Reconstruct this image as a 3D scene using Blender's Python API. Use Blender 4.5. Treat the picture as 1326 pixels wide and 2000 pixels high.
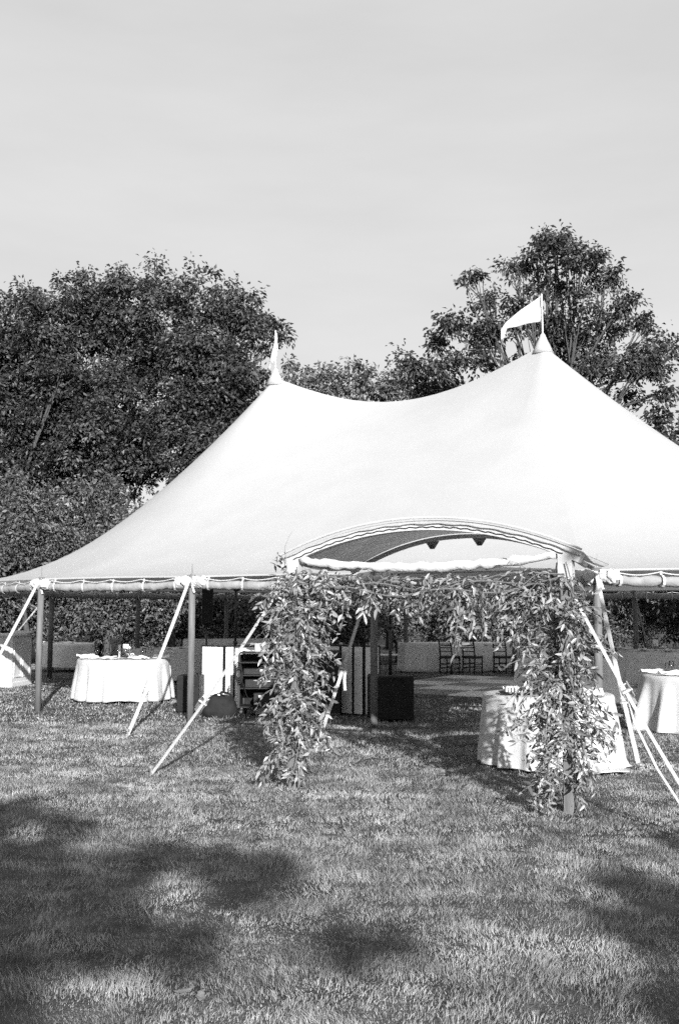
import bpy, math, random
import numpy as np
from mathutils import Vector, Matrix, Euler

for o in list(bpy.data.objects):
    bpy.data.objects.remove(o)
scene = bpy.context.scene
COL = scene.collection
rng = np.random.default_rng(7)
random.seed(7)
PI = math.pi

# ------------------------------------------------------------------ camera
CAM_H, CAM_F, CAM_PITCH, CAM_ROLL = 1.636, 2100.0, 0.0922, 0.003      # focal length in photo pixels (photo 1326 x 2000)
cam = bpy.data.cameras.new('camera')
cam.sensor_fit = 'VERTICAL'
cam.sensor_height = 36.0
cam.lens = CAM_F / 2000.0 * 36.0
cam.clip_start = 0.05
cam.clip_end = 2000.0
cam_ob = bpy.data.objects.new('camera', cam)
COL.objects.link(cam_ob)
cam_ob.matrix_world = (Matrix.Translation((0, 0, CAM_H)) @ Matrix.Rotation(PI / 2 + CAM_PITCH, 4, 'X')
                       @ Matrix.Rotation(CAM_ROLL, 4, 'Z'))
scene.camera = cam_ob

# ------------------------------------------------------------------ light (monochrome film: everything is grey)
SUN_EL = math.radians(19.3)
SUN_AZ = Vector((0.19, -0.98, 0)).normalized()                         # horizontal direction towards the sun
TO_SUN = Vector((SUN_AZ.x * math.cos(SUN_EL), SUN_AZ.y * math.cos(SUN_EL), math.sin(SUN_EL)))
world = bpy.data.worlds.new('World')
scene.world = world
world.use_nodes = True
wn, wl = world.node_tree.nodes, world.node_tree.links
wn.clear()
w_out = wn.new('ShaderNodeOutputWorld')
w_bg = wn.new('ShaderNodeBackground')
w_sky = wn.new('ShaderNodeTexSky')
w_sky.sky_type = 'NISHITA'
w_sky.sun_disc = False
w_sky.sun_elevation = SUN_EL
w_sky.sun_rotation = math.atan2(SUN_AZ.x, SUN_AZ.y)
w_sky.air_density = 1.0
w_sky.dust_density = 1.0
w_sky.ozone_density = 1.0
w_bw = wn.new('ShaderNodeRGBToBW')                                      # black and white film
w_pow = wn.new('ShaderNodeMath'); w_pow.operation = 'POWER'; w_pow.inputs[1].default_value = 0.13
w_mul = wn.new('ShaderNodeMath'); w_mul.operation = 'MULTIPLY'; w_mul.inputs[1].default_value = 3.2
# faint high cloud streaks
w_tc = wn.new('ShaderNodeTexCoord')
w_map = wn.new('ShaderNodeMapping'); w_map.inputs['Scale'].default_value = (1.2, 1.2, 5.0)
w_map.inputs['Rotation'].default_value = (0.12, 0.2, 0)
w_noise = wn.new('ShaderNodeTexNoise'); w_noise.inputs['Scale'].default_value = 2.2
w_noise.inputs['Detail'].default_value = 7.0; w_noise.inputs['Roughness'].default_value = 0.55
w_rng = wn.new('ShaderNodeMapRange'); w_rng.inputs['From Min'].default_value = 0.35; w_rng.inputs['From Max'].default_value = 0.75
w_rng.inputs['To Min'].default_value = 0.97; w_rng.inputs['To Max'].default_value = 1.09
w_m2 = wn.new('ShaderNodeMath'); w_m2.operation = 'MULTIPLY'
wl.new(w_sky.outputs[0], w_bw.inputs[0]); wl.new(w_bw.outputs[0], w_pow.inputs[0]); wl.new(w_pow.outputs[0], w_mul.inputs[0])
wl.new(w_tc.outputs['Generated'], w_map.inputs[0]); wl.new(w_map.outputs[0], w_noise.inputs['Vector'])
wl.new(w_noise.outputs['Fac'], w_rng.inputs['Value'])
wl.new(w_mul.outputs[0], w_m2.inputs[0]); wl.new(w_rng.outputs[0], w_m2.inputs[1])
wl.new(w_m2.outputs[0], w_bg.inputs['Color'])
w_bg.inputs['Strength'].default_value = 0.12
wl.new(w_bg.outputs[0], w_out.inputs[0])

sun = bpy.data.lights.new('sun', 'SUN')
sun.energy = 5.0
sun.angle = math.radians(0.53)
sun.color = (1, 1, 1)
sun_ob = bpy.data.objects.new('sun', sun)
COL.objects.link(sun_ob)
sun_ob.location = TO_SUN * 60
sun_ob.rotation_euler = (-TO_SUN).to_track_quat('-Z', 'Y').to_euler()

vs = scene.view_settings
vs.view_transform = 'Standard'
try: vs.look = 'None'
except Exception: pass
vs.exposure = 0.7
vs.gamma = 1.0
vs.use_curve_mapping = False
scene.cycles.max_bounces = 5
scene.cycles.diffuse_bounces = 3
scene.cycles.transparent_max_bounces = 6
try:
    scene.cycles.use_denoising = False
    scene.cycles.use_light_tree = False
    scene.cycles.use_adaptive_sampling = True
    scene.cycles.adaptive_threshold = 0.03
except Exception: pass

# ------------------------------------------------------------------ helpers
def spot(px, depth, z=0.0):
    """X of something seen at column px of the photograph when it stands `depth` metres away."""
    return Vector(((px - 663.0) / CAM_F * depth, depth, z))

def grey(v):
    return (v, v, v, 1.0)

def mat(name, v, rough=0.7, vary=0.12, scale=8.0, bump=0.0, bscale=60.0, spec=0.3, trans=0.0, island=0.0, stretch=None, metal=0.0):
    """Grey procedural material: noise-varied tone, fine bump, optional translucency and per-piece variation."""
    m = bpy.data.materials.new(name)
    m.use_nodes = True
    n, l = m.node_tree.nodes, m.node_tree.links
    n.clear()
    out = n.new('ShaderNodeOutputMaterial')
    p = n.new('ShaderNodeBsdfPrincipled')
    p.inputs['Roughness'].default_value = rough
    p.inputs['Specular IOR Level'].default_value = spec
    p.inputs['Metallic'].default_value = metal
    tc = n.new('ShaderNodeTexCoord')
    vec = tc.outputs['Object']
    if stretch:
        mp = n.new('ShaderNodeMapping'); mp.inputs['Scale'].default_value = stretch
        l.new(vec, mp.inputs[0]); vec = mp.outputs[0]
    nz = n.new('ShaderNodeTexNoise'); nz.inputs['Scale'].default_value = scale
    nz.inputs['Detail'].default_value = 5.0
    l.new(vec, nz.inputs['Vector'])
    mr = n.new('ShaderNodeMapRange')
    mr.inputs['From Min'].default_value = 0.3; mr.inputs['From Max'].default_value = 0.7
    mr.inputs['To Min'].default_value = v * (1 - vary); mr.inputs['To Max'].default_value = v * (1 + vary)
    l.new(nz.outputs['Fac'], mr.inputs['Value'])
    val = mr.outputs[0]
    if island:
        g = n.new('ShaderNodeNewGeometry')
        r2 = n.new('ShaderNodeMapRange')
        r2.inputs['To Min'].default_value = 1 - island; r2.inputs['To Max'].default_value = 1 + island
        l.new(g.outputs['Random Per Island'], r2.inputs['Value'])
        mm = n.new('ShaderNodeMath'); mm.operation = 'MULTIPLY'
        l.new(val, mm.inputs[0]); l.new(r2.outputs[0], mm.inputs[1]); val = mm.outputs[0]
    l.new(val, p.inputs['Base Color'])
    if bump:
        bz = n.new('ShaderNodeTexNoise'); bz.inputs['Scale'].default_value = bscale; bz.inputs['Detail'].default_value = 3.0
        l.new(vec, bz.inputs['Vector'])
        b = n.new('ShaderNodeBump'); b.inputs['Strength'].default_value = bump; b.inputs['Distance'].default_value = 0.02
        l.new(bz.outputs['Fac'], b.inputs['Height']); l.new(b.outputs[0], p.inputs['Normal'])
    surf = p.outputs[0]
    if trans:
        t = n.new('ShaderNodeBsdfTranslucent'); l.new(val, t.inputs['Color'])
        mx = n.new('ShaderNodeMixShader'); mx.inputs[0].default_value = trans
        l.new(surf, mx.inputs[1]); l.new(t.outputs[0], mx.inputs[2]); surf = mx.outputs[0]
    l.new(surf, out.inputs[0])
    return m

def glass_mat(name):
    """thin clear glass: mostly see-through with a sheen"""
    m = bpy.data.materials.new(name); m.use_nodes = True
    n, l = m.node_tree.nodes, m.node_tree.links
    n.clear()
    out = n.new('ShaderNodeOutputMaterial')
    tr = n.new('ShaderNodeBsdfTransparent'); tr.inputs[0].default_value = grey(0.93)
    gl = n.new('ShaderNodeBsdfGlossy'); gl.inputs['Roughness'].default_value = 0.08
    fr = n.new('ShaderNodeFresnel'); fr.inputs[0].default_value = 1.5
    mx = n.new('ShaderNodeMixShader')
    l.new(fr.outputs[0], mx.inputs[0]); l.new(tr.outputs[0], mx.inputs[1]); l.new(gl.outputs[0], mx.inputs[2]); l.new(mx.outputs[0], out.inputs[0])
    return m

M = dict(
    canvas=mat('sailcloth', 0.57, 0.75, 0.03, 1.5, 0.05, 90, 0.12, trans=0.30),
    canvas_roll=mat('rolled_canvas', 0.32, 0.8, 0.18, 7, 0.5, 22, 0.15, trans=0.05),
    white_cloth=mat('white_fabric', 0.58, 0.85, 0.05, 4, 0.5, 26, 0.1, trans=0.08),
    hood=mat('hood_fabric', 0.66, 0.75, 0.08, 3, 0.6, 6, 0.15, trans=0.50),
    linen=mat('white_linen', 0.56, 0.9, 0.03, 5, 0.25, 220, 0.08, trans=0.06),
    grey_linen=mat('shaded_linen', 0.72, 0.9, 0.06, 6, 0.3, 180, 0.08),  # the same white linen, base colour lifted for the tables in shade
    napkin=mat('napkin_linen', 0.80, 0.9, 0.05, 9, 0.4, 60, 0.08),
    wood=mat('pole_wood', 0.15, 0.6, 0.25, 5, 0.2, 30, 0.3, stretch=(6, 6, 0.5)),
    wood_dark=mat('dark_wood', 0.03, 0.45, 0.25, 5, 0.1, 30, 0.4, stretch=(6, 6, 0.6)),
    board=mat('bar_paint', 0.74, 0.55, 0.04, 3, 0.05, 40, 0.35),
    scrim=mat('scrim_fabric', 0.78, 0.9, 0.03, 3, 0.1, 120, 0.1),
    black=mat('black_casing', 0.012, 0.55, 0.2, 9, 0.15, 120, 0.35),
    black_cloth=mat('black_nylon', 0.016, 0.8, 0.3, 8, 0.5, 25, 0.25),
    dark_metal=mat('dark_metal', 0.03, 0.4, 0.2, 12, 0.0, 30, 0.5),
    steel=mat('zinc_steel', 0.45, 0.35, 0.2, 20, 0.1, 60, 0.5, metal=0.7),
    alu=mat('aluminium', 0.52, 0.5, 0.12, 6, 0.05, 40, 0.5, metal=0.1),
    webbing=mat('strap_webbing', 0.45, 0.85, 0.06, 14, 0.4, 160, 0.1),
    tag=mat('white_tag', 0.8, 0.6, 0.03, 5),
    panel_light=mat('floor_panel_white', 0.80, 0.4, 0.06, 3, 0.0, 40, 0.4),
    panel_dark=mat('floor_panel_grey', 0.22, 0.4, 0.08, 3, 0.0, 40, 0.4),
    china=mat('white_china', 0.85, 0.25, 0.02, 5, spec=0.5),
    wax=mat('candle_wax', 0.85, 0.5, 0.03, 5),
    glass=glass_mat('clear_glass'),
    screen=mat('laptop_lid', 0.45, 0.35, 0.04, 5, spec=0.5),
    soil=mat('soil', 0.07, 0.95, 0.5, 3.0, 0.8, 45, 0.1),
    bark=mat('bark', 0.08, 0.9, 0.35, 6, 0.8, 14, 0.1, stretch=(4, 4, 0.8)),
    leaf=mat('oak_leaf', 0.056, 0.45, 0.3, 0.5, 0, 10, 0.45, trans=0.15, island=0.6),
    leaf_pale=mat('shrub_leaf', 0.12, 0.5, 0.3, 0.5, 0, 10, 0.4, trans=0.2, island=0.5),
    garland=mat('garland_leaf', 0.225, 0.34, 0.15, 6, 0, 10, 0.6, trans=0.08, island=0.7),
    stem=mat('vine_stem', 0.16, 0.8, 0.2, 12, 0.3, 60, 0.2),
    grass=mat('grass_blade', 0.33, 0.5, 0.5, 1.6, 0, 10, 0.35, trans=0.16, island=0.45),
    dry=mat('dry_leaf', 0.2, 0.8, 0.2, 20, 0.3, 60, 0.1),
    flower=mat('white_petal', 0.75, 0.7, 0.1, 12, trans=0.2),
)

def link(o, parent=None):
    COL.objects.link(o)
    if parent is not None:
        o.parent = parent
    return o

def thing(name, label, cat, loc=(0, 0, 0), rz=0.0, group=None):
    o = bpy.data.objects.new(name, None)
    o.empty_display_size = 0.2
    o.location = loc
    o.rotation_euler = (0, 0, rz)
    o['label'] = label; o['category'] = cat
    if group: o['group'] = group
    return link(o)

def tag(o, label, cat, group=None):
    o['label'] = label; o['category'] = cat
    if group: o['group'] = group
    return o

def origin(o):
    v = Vector((0, 0, 0))
    while o is not None:
        v = v + o.location
        o = o.parent
    return v

class MB:
    """Collects geometry, then links it as ONE mesh object."""
    def __init__(self):
        self.v = []; self.f = []
    def add(self, verts, faces):
        b = len(self.v)
        self.v.extend([tuple(p) for p in verts])
        self.f.extend([tuple(i + b for i in f) for f in faces])
        return self
    def box(self, lo, hi, M4=None, bev=0.0):
        x0, y0, z0 = lo; x1, y1, z1 = hi
        if bev <= 0:
            vs_ = [(x0, y0, z0), (x1, y0, z0), (x1, y1, z0), (x0, y1, z0), (x0, y0, z1), (x1, y0, z1), (x1, y1, z1), (x0, y1, z1)]
            fs = [(0, 3, 2, 1), (4, 5, 6, 7), (0, 1, 5, 4), (1, 2, 6, 5), (2, 3, 7, 6), (3, 0, 4, 7)]
        else:
            b = bev
            def ring(z, i):
                return [(x0 + i, y0 + b, z), (x0 + b, y0 + i, z), (x1 - b, y0 + i, z), (x1 - i, y0 + b, z), (x1 - i, y1 - b, z), (x1 - b, y1 - i, z), (x0 + b, y1 - i, z), (x0 + i, y1 - b, z)]
            vs_ = ring(z0, b) + ring(z0 + b, 0) + ring(z1 - b, 0) + ring(z1, b)
            fs = [tuple(range(7, -1, -1)), tuple(range(24, 32))]
            for k in range(3):
                for i in range(8):
                    j = (i + 1) % 8
                    fs.append((k * 8 + i, k * 8 + j, k * 8 + 8 + j, k * 8 + 8 + i))
        if M4 is not None:
            vs_ = [M4 @ Vector(p) for p in vs_]
        return self.add(vs_, fs)
    def tube(self, pts, r, seg=8, caps=True):
        pts = [Vector(p) for p in pts]
        n = len(pts)
        rs = r if hasattr(r, '__len__') else [r] * n
        vs_, fs = [], []
        prev = None
        for i, p in enumerate(pts):
            t = (pts[min(i + 1, n - 1)] - pts[max(i - 1, 0)])
            if t.length < 1e-9: t = Vector((0, 0, 1))
            t.normalize()
            if prev is None:
                a = t.orthogonal().normalized()
            else:
                a = (prev - t * prev.dot(t))
                a = a.normalized() if a.length > 1e-6 else t.orthogonal().normalized()
            prev = a
            b = t.cross(a)
            for k in range(seg):
                w = 2 * PI * k / seg
                vs_.append(p + (a * math.cos(w) + b * math.sin(w)) * rs[i])
        for i in range(n - 1):
            for k in range(seg):
                k2 = (k + 1) % seg
                fs.append((i * seg + k, i * seg + k2, (i + 1) * seg + k2, (i + 1) * seg + k))
        if caps:
            fs.append(tuple(range(seg - 1, -1, -1)))
            fs.append(tuple((n - 1) * seg + k for k in range(seg)))
        return self.add(vs_, fs)
    def strip(self, pts, width_dir, w, th):
        """A flat band (webbing) with thickness."""
        pts = [Vector(p) for p in pts]
        vs_, fs = [], []
        for i, p in enumerate(pts):
            t = (pts[min(i + 1, len(pts) - 1)] - pts[max(i - 1, 0)]).normalized()
            a = Vector(width_dir); a = (a - t * a.dot(t)).normalized()
            b = t.cross(a)
            for sa, sb in ((-1, -1), (1, -1), (1, 1), (-1, 1)):
                vs_.append(p + a * (sa * w / 2) + b * (sb * th / 2))
        for i in range(len(pts) - 1):
            for k in range(4):
                k2 = (k + 1) % 4
                fs.append((i * 4 + k, i * 4 + k2, i * 4 + 4 + k2, i * 4 + 4 + k))
        e = (len(pts) - 1) * 4
        fs += [(3, 2, 1, 0), (e, e + 1, e + 2, e + 3)]
        return self.add(vs_, fs)
    def lathe(self, prof, c=(0, 0, 0), seg=20):
        vs_, fs = [], []
        for (r, z) in prof:
            for k in range(seg):
                w = 2 * PI * k / seg
                vs_.append((c[0] + r * math.cos(w), c[1] + r * math.sin(w), c[2] + z))
        for i in range(len(prof) - 1):
            for k in range(seg):
                k2 = (k + 1) % seg
                fs.append((i * seg + k, i * seg + k2, (i + 1) * seg + k2, (i + 1) * seg + k))
        fs.append(tuple(range(seg - 1, -1, -1)))
        fs.append(tuple((len(prof) - 1) * seg + k for k in range(seg)))
        return self.add(vs_, fs)
    def grid(self, P):
        """P[i][j] points -> quads"""
        b = []
        n, m = len(P), len(P[0])
        for row in P: b.extend(row)
        return self.add(b, [(i * m + j, i * m + j + 1, (i + 1) * m + j + 1, (i + 1) * m + j) for i in range(n - 1) for j in range(m - 1)])
    def build(self, name, m, parent=None, smooth=False, world=True):
        off = origin(parent) if (parent is not None and world) else Vector((0, 0, 0))
        me = bpy.data.meshes.new(name)
        me.from_pydata([(p[0] - off.x, p[1] - off.y, p[2] - off.z) for p in self.v], [], self.f)
        me.materials.append(m if not isinstance(m, str) else M[m])
        if smooth:
            me.polygons.foreach_set('use_smooth', [True] * len(me.polygons))
        me.update()
        return link(bpy.data.objects.new(name, me), parent)

def np_mesh(name, V, F, m, parent=None, nv=3, smooth=False):
    """Fast mesh from numpy: V (n,3), F (k,nv)."""
    me = bpy.data.meshes.new(name)
    me.vertices.add(len(V)); me.vertices.foreach_set('co', np.ascontiguousarray(V, dtype=np.float32).ravel())
    k = len(F)
    me.loops.add(k * nv); me.loops.foreach_set('vertex_index', np.ascontiguousarray(F, dtype=np.int32).ravel())
    me.polygons.add(k)
    me.polygons.foreach_set('loop_start', np.arange(0, k * nv, nv, dtype=np.int32))
    me.polygons.foreach_set('loop_total', np.full(k, nv, dtype=np.int32))
    if smooth: me.polygons.foreach_set('use_smooth', np.ones(k, dtype=bool))
    me.materials.append(M[m] if isinstance(m, str) else m)
    me.update(calc_edges=True)
    return link(bpy.data.objects.new(name, me), parent)

def unit(a):
    return a / np.maximum(np.linalg.norm(a, axis=-1, keepdims=True), 1e-9)

def leaf_arrays(C, D, N, L, W, fold=0.25):
    """Folded two-triangle leaves: C base, D long direction, N approx normal, L length, W width."""
    D = unit(D); S = unit(np.cross(D, N)); U = np.cross(S, D)
    L = L[:, None]; W = W[:, None]
    mid = C + D * L * 0.45 + U * W * fold
    v = np.stack([C, mid + S * W * 0.5, C + D * L - U * L * 0.08, mid - S * W * 0.5], 1)
    n = len(C)
    b = (np.arange(n) * 4)[:, None]
    f = np.concatenate([b + np.array([[0, 1, 2]]), b + np.array([[0, 2, 3]])], 0)
    return v.reshape(-1, 3), f

def copy_tree(root, loc, rz, label, parent=None):
    """A copy of a thing with copies of its parts and sub-parts (mesh data shared)."""
    c = root.copy(); COL.objects.link(c); c.parent = parent
    c.location = loc; c.rotation_euler = (0, 0, rz)
    if label: c['label'] = label
    for ch in root.children:
        d = ch.copy(); COL.objects.link(d); d.parent = c
        for g in ch.children:
            e = g.copy(); COL.objects.link(e); e.parent = d
    return c

def vnoise(x, y, seed=0):
    """Smooth value noise on numpy arrays, 0..1"""
    r = np.random.default_rng(seed).random((64, 64))
    xi = np.floor(x).astype(int); yi = np.floor(y).astype(int)
    fx = x - xi; fy = y - yi
    fx = fx * fx * (3 - 2 * fx); fy = fy * fy * (3 - 2 * fy)
    a = r[xi % 64, yi % 64]; b = r[(xi + 1) % 64, yi % 64]; c = r[xi % 64, (yi + 1) % 64]; d = r[(xi + 1) % 64, (yi + 1) % 64]
    return (a * (1 - fx) + b * fx) * (1 - fy) + (c * (1 - fx) + d * fx) * fy

# ------------------------------------------------------------------ ground
def ground():
    g = MB()
    g.add([(-400, -400, 0), (400, -400, 0), (400, 600, 0), (-400, 600, 0)], [(0, 1, 2, 3)])
    o = g.build('ground', 'soil'); o['kind'] = 'structure'
ground()

# tent frame: t runs along the near eave (to the far left), n runs across the tent (away from the camera)
TO = Vector((0.473, 14.744, 0)); TA = 0.514
TD = Vector((-math.cos(TA), math.sin(TA), 0)); TN = Vector((math.sin(TA), math.cos(TA), 0))
def T(t, n, z=0.0):
    p = TO + TD * t + TN * n
    return Vector((p.x, p.y, z))

FLOOR_T0, FLOOR_T1, FLOOR_N0, FLOOR_N1 = -3.2, 4.2, 6.4, 12.4         # dance floor, tent coordinates

# ------------------------------------------------------------------ lawn: blades of grass, one mass
def lawn():
    r = np.random.default_rng(3)
    def scatter(d0, d1, dens, margin, wide, tri):
        hw = 0.33 * d1 + margin
        n = int((d1 - d0) * 2 * hw * dens)
        y = r.uniform(d0, d1, n); x = r.uniform(-hw, hw, n)
        k = np.abs(x) < 0.33 * y + margin
        # blades gather in tufts: thin out between them
        tuft = 0.45 * vnoise(x * 14, y * 14, 6) + 0.3 * vnoise(x * 4.2, y * 4.2, 7) + 0.25 * vnoise(x * 33, y * 33, 8)
        k &= r.random(n) < 0.28 + 1.25 * np.clip(tuft - 0.18, 0, 1)
        k &= (np.abs(x) < 0.33 * y + 0.5) | (r.random(n) < 0.42)         # thinner outside the picture
        return np.stack([x[k], y[k], np.full(k.sum(), wide), np.full(k.sum(), tri)], 1)
    P = np.concatenate([scatter(2.6, 3.7, 4500, 2.4, 1.3, 1), scatter(3.7, 5.6, 15000, 2.2, .85, 3), scatter(5.6, 8, 9500, 2.2, 1.05, 1), scatter(8, 11.5, 5600, 2.4, 1.4, 1), scatter(11.5, 16, 2400, 2.6, 2.1, 1), scatter(16, 33, 520, 3.5, 3.8, 1)])
    rel = P[:, :2] - np.array([TO.x, TO.y])
    t = rel @ np.array([TD.x, TD.y]); n_ = rel @ np.array([TN.x, TN.y])
    P = P[~((t > FLOOR_T0) & (t < FLOOR_T1) & (n_ > FLOOR_N0) & (n_ < FLOOR_N1))]
    x, y, wide, tri = P.T
    n = len(P)
    cl = 0.5 * vnoise(x * 6.5, y * 6.5, 1) + 0.4 * vnoise(x * 14, y * 14, 2) + 0.22 * vnoise(x * 1.3, y * 1.3, 5)
    h = (0.008 + 0.045 * cl ** 1.9) * r.uniform(0.6, 1.35, n)
    h = np.where(r.random(n) < 0.03, h * 1.5, h) * (1 + 0.10 * (wide - 1))
    w = r.uniform(0.0026, 0.0046, n) * wide
    la = 2 * PI * 1.3 * (vnoise(x * 2.0 + 9, y * 2.0, 3) + 0.55 * vnoise(x * 6.5, y * 6.5, 4)) + r.normal(0, 0.95, n)
    lean = h * r.uniform(0.05, 1.3, n) ** 1.2
    D = np.stack([np.cos(la), np.sin(la), np.zeros(n)], 1)
    ta = r.uniform(0, 2 * PI, n)
    S = np.stack([np.cos(ta), np.sin(ta), np.zeros(n)], 1) * (w / 2)[:, None]
    B = np.stack([x, y, np.full(n, -0.004)], 1)
    mid = B + D * (lean * .33)[:, None] + np.array([0, 0, 1]) * (h * .62)[:, None]
    tip = B + D * lean[:, None] + np.array([0, 0, 1]) * h[:, None]
    full = tri == 3
    k3, k1 = np.where(full)[0], np.where(~full)[0]
    V3 = np.stack([B[k3] - S[k3], B[k3] + S[k3], mid[k3] - S[k3] * .85, mid[k3] + S[k3] * .85, tip[k3]], 1).reshape(-1, 3)
    b = (np.arange(len(k3)) * 5)[:, None]
    F3 = np.stack([b + np.array([[0, 1, 3]]), b + np.array([[0, 3, 2]]), b + np.array([[2, 3, 4]])], 1).reshape(-1, 3)
    V1 = np.stack([B[k1] - S[k1], B[k1] + S[k1], tip[k1]], 1).reshape(-1, 3)
    F1 = (np.arange(len(k1)) * 3)[:, None] + np.array([[0, 1, 2]]) + len(V3)
    print('grass blades', n, 'triangles', len(F3) + len(F1), flush=True)
    o = np_mesh('grass', np.concatenate([V3, V1]), np.concatenate([F3, F1]), 'grass')
    o['kind'] = 'stuff'
    tag(o, 'tufty mown lawn spreading from the foreground under the tent', 'grass')
lawn()

# ------------------------------------------------------------------ trees and shrubs
def make_tree(name, label, cat, base, blobs, n_leaf, leaf_len, seed, mtl='leaf', trunk_r=0.2, group=None, droop=0.5, clump_r=0.55, per=55, fork=0.35, flat=0.7, shell=0.45, limbs=True, even=False):
    """blobs: (x, y, z, rx, ry, rz) crown lobes in world space. Leaves sit in small sprays spread through the lobes."""
    r = np.random.default_rng(seed)
    base = Vector(base)
    root = thing(name, label, cat, base, 0, group)
    B = np.array(blobs, float)
    vol = (B[:, 3] * B[:, 4] * B[:, 5]) ** 0.75
    if even: vol = vol ** .45
    ncl = max(8, n_leaf // per)
    which = r.choice(len(B), ncl, p=vol / vol.sum())
    d = unit(r.normal(size=(ncl, 3)))
    rad = shell + (1 - shell) * r.random(ncl) ** 0.6
    rad = rad * r.uniform(0.82, 1.14, ncl)
    cl = B[which, :3] + d * rad[:, None] * B[which, 3:]
    cl[:, 2] = np.maximum(cl[:, 2], 0.15)
    cr = clump_r * r.uniform(0.55, 1.25, ncl)
    # leaves
    n = ncl * per
    ci = np.repeat(np.arange(ncl), per)
    off = np.clip(r.normal(size=(n, 3)) * 0.45, -.95, .95)
    Nc = unit(np.array([0, -0.15, 1.0]) + r.normal(size=(ncl, 3)) * .75)[ci]      # each spray has its own tilt
    off -= Nc * (np.sum(off * Nc, 1, keepdims=True) * (1 - flat * .7))
    C = cl[ci] + off * cr[ci][:, None]
    out = unit(off + 1e-6)
    D = out * np.array([1, 1, 0.6]) + np.array([0, 0, -droop]) + r.normal(size=(n, 3)) * 0.4
    Nn = Nc + r.normal(size=(n, 3)) * 0.45
    L = leaf_len * r.uniform(0.6, 1.25, n)
    V, F = leaf_arrays(C, D, Nn, L, L * r.uniform(0.38, 0.6, n))
    V[:, 2] = np.maximum(V[:, 2], 0.02)
    V -= np.array(base)
    cro = np_mesh('crown', V, F, mtl, root)
    cro['kind'] = 'stuff'
    # trunk and limbs
    mb = MB()
    zc = B[:, 2].mean()
    top = Vector((B[:, 0].mean(), B[:, 1].mean(), B[:, 2].max()))
    fk = base.lerp(Vector((top.x, top.y, zc)), fork)
    fk = Vector((base.x + (top.x - base.x) * fork, base.y + (top.y - base.y) * fork, max(zc * fork, 0.2)))
    trunk = [base + Vector((0, 0, -0.1)), base.lerp(fk, 0.5) + Vector((r.normal() * .06, r.normal() * .06, 0)), fk, fk.lerp(top, 0.5) + Vector((r.normal() * .25, r.normal() * .2, 0)), top - Vector((0, 0, 0.2))]
    mb.tube(trunk, [trunk_r * 1.25, trunk_r, trunk_r * .85, trunk_r * .5, 0.02], 9)
    tr = mb.build('trunk', 'bark', root, smooth=True)
    if limbs:
        for b in B:
            s = fk.lerp(top, r.uniform(0.0, 0.55))
            e = Vector(b[:3]) + Vector((0, 0, b[5] * 0.3))
            m1 = s.lerp(e, 0.5) + Vector((r.normal() * .2, r.normal() * .2, r.uniform(-.25, .1)))
            lb = MB()
            lb.tube([s, m1, e], [trunk_r * .42, trunk_r * .28, trunk_r * .08], 6, False)
            for k in range(5):
                c = Vector(b[:3]) + Vector(unit(r.normal(size=3)) * b[3:] * r.uniform(.6, .95))
                q = m1.lerp(e, r.uniform(0.1, 0.95))
                mm = q.lerp(c, .5) + Vector((r.normal() * .12, r.normal() * .12, r.uniform(-.1, .15)))
                lb.tube([q, mm, c], [trunk_r * .16, trunk_r * .1, 0.006], 5, False)
            lb.build('limb', 'bark', root, smooth=True)
    return root

def lobes(px, depth, ztop, zbot, halfw, n, seed, depthr=None, rl=1.3, squash=0.75):
    """Random crown lobes filling an ellipsoidal crown."""
    r = np.random.default_rng(seed)
    c = spot(px, depth)
    cz, hz = (ztop + zbot) / 2, (ztop - zbot) / 2
    dr = depthr or halfw
    L = []
    for k in range(n):
        d = unit(r.normal(size=3)); q = r.random() ** 0.4
        s = rl * r.uniform(.7, 1.2)
        L.append((c.x + d[0] * max(halfw - s, .1) * q, c.y + d[1] * max(dr - s, .1) * q, cz + d[2] * max(hz - s * squash, .1) * q, s, s, s * squash))
    return L
def peak(px, py, depth, rad, squash=0.8):
    """a lobe whose top shows at that column and row"""
    z = CAM_H + (1194.5 - py) / CAM_F * depth
    p = spot(px, depth)
    return (p.x, p.y, z - rad * squash, rad, rad, rad * squash)

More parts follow.
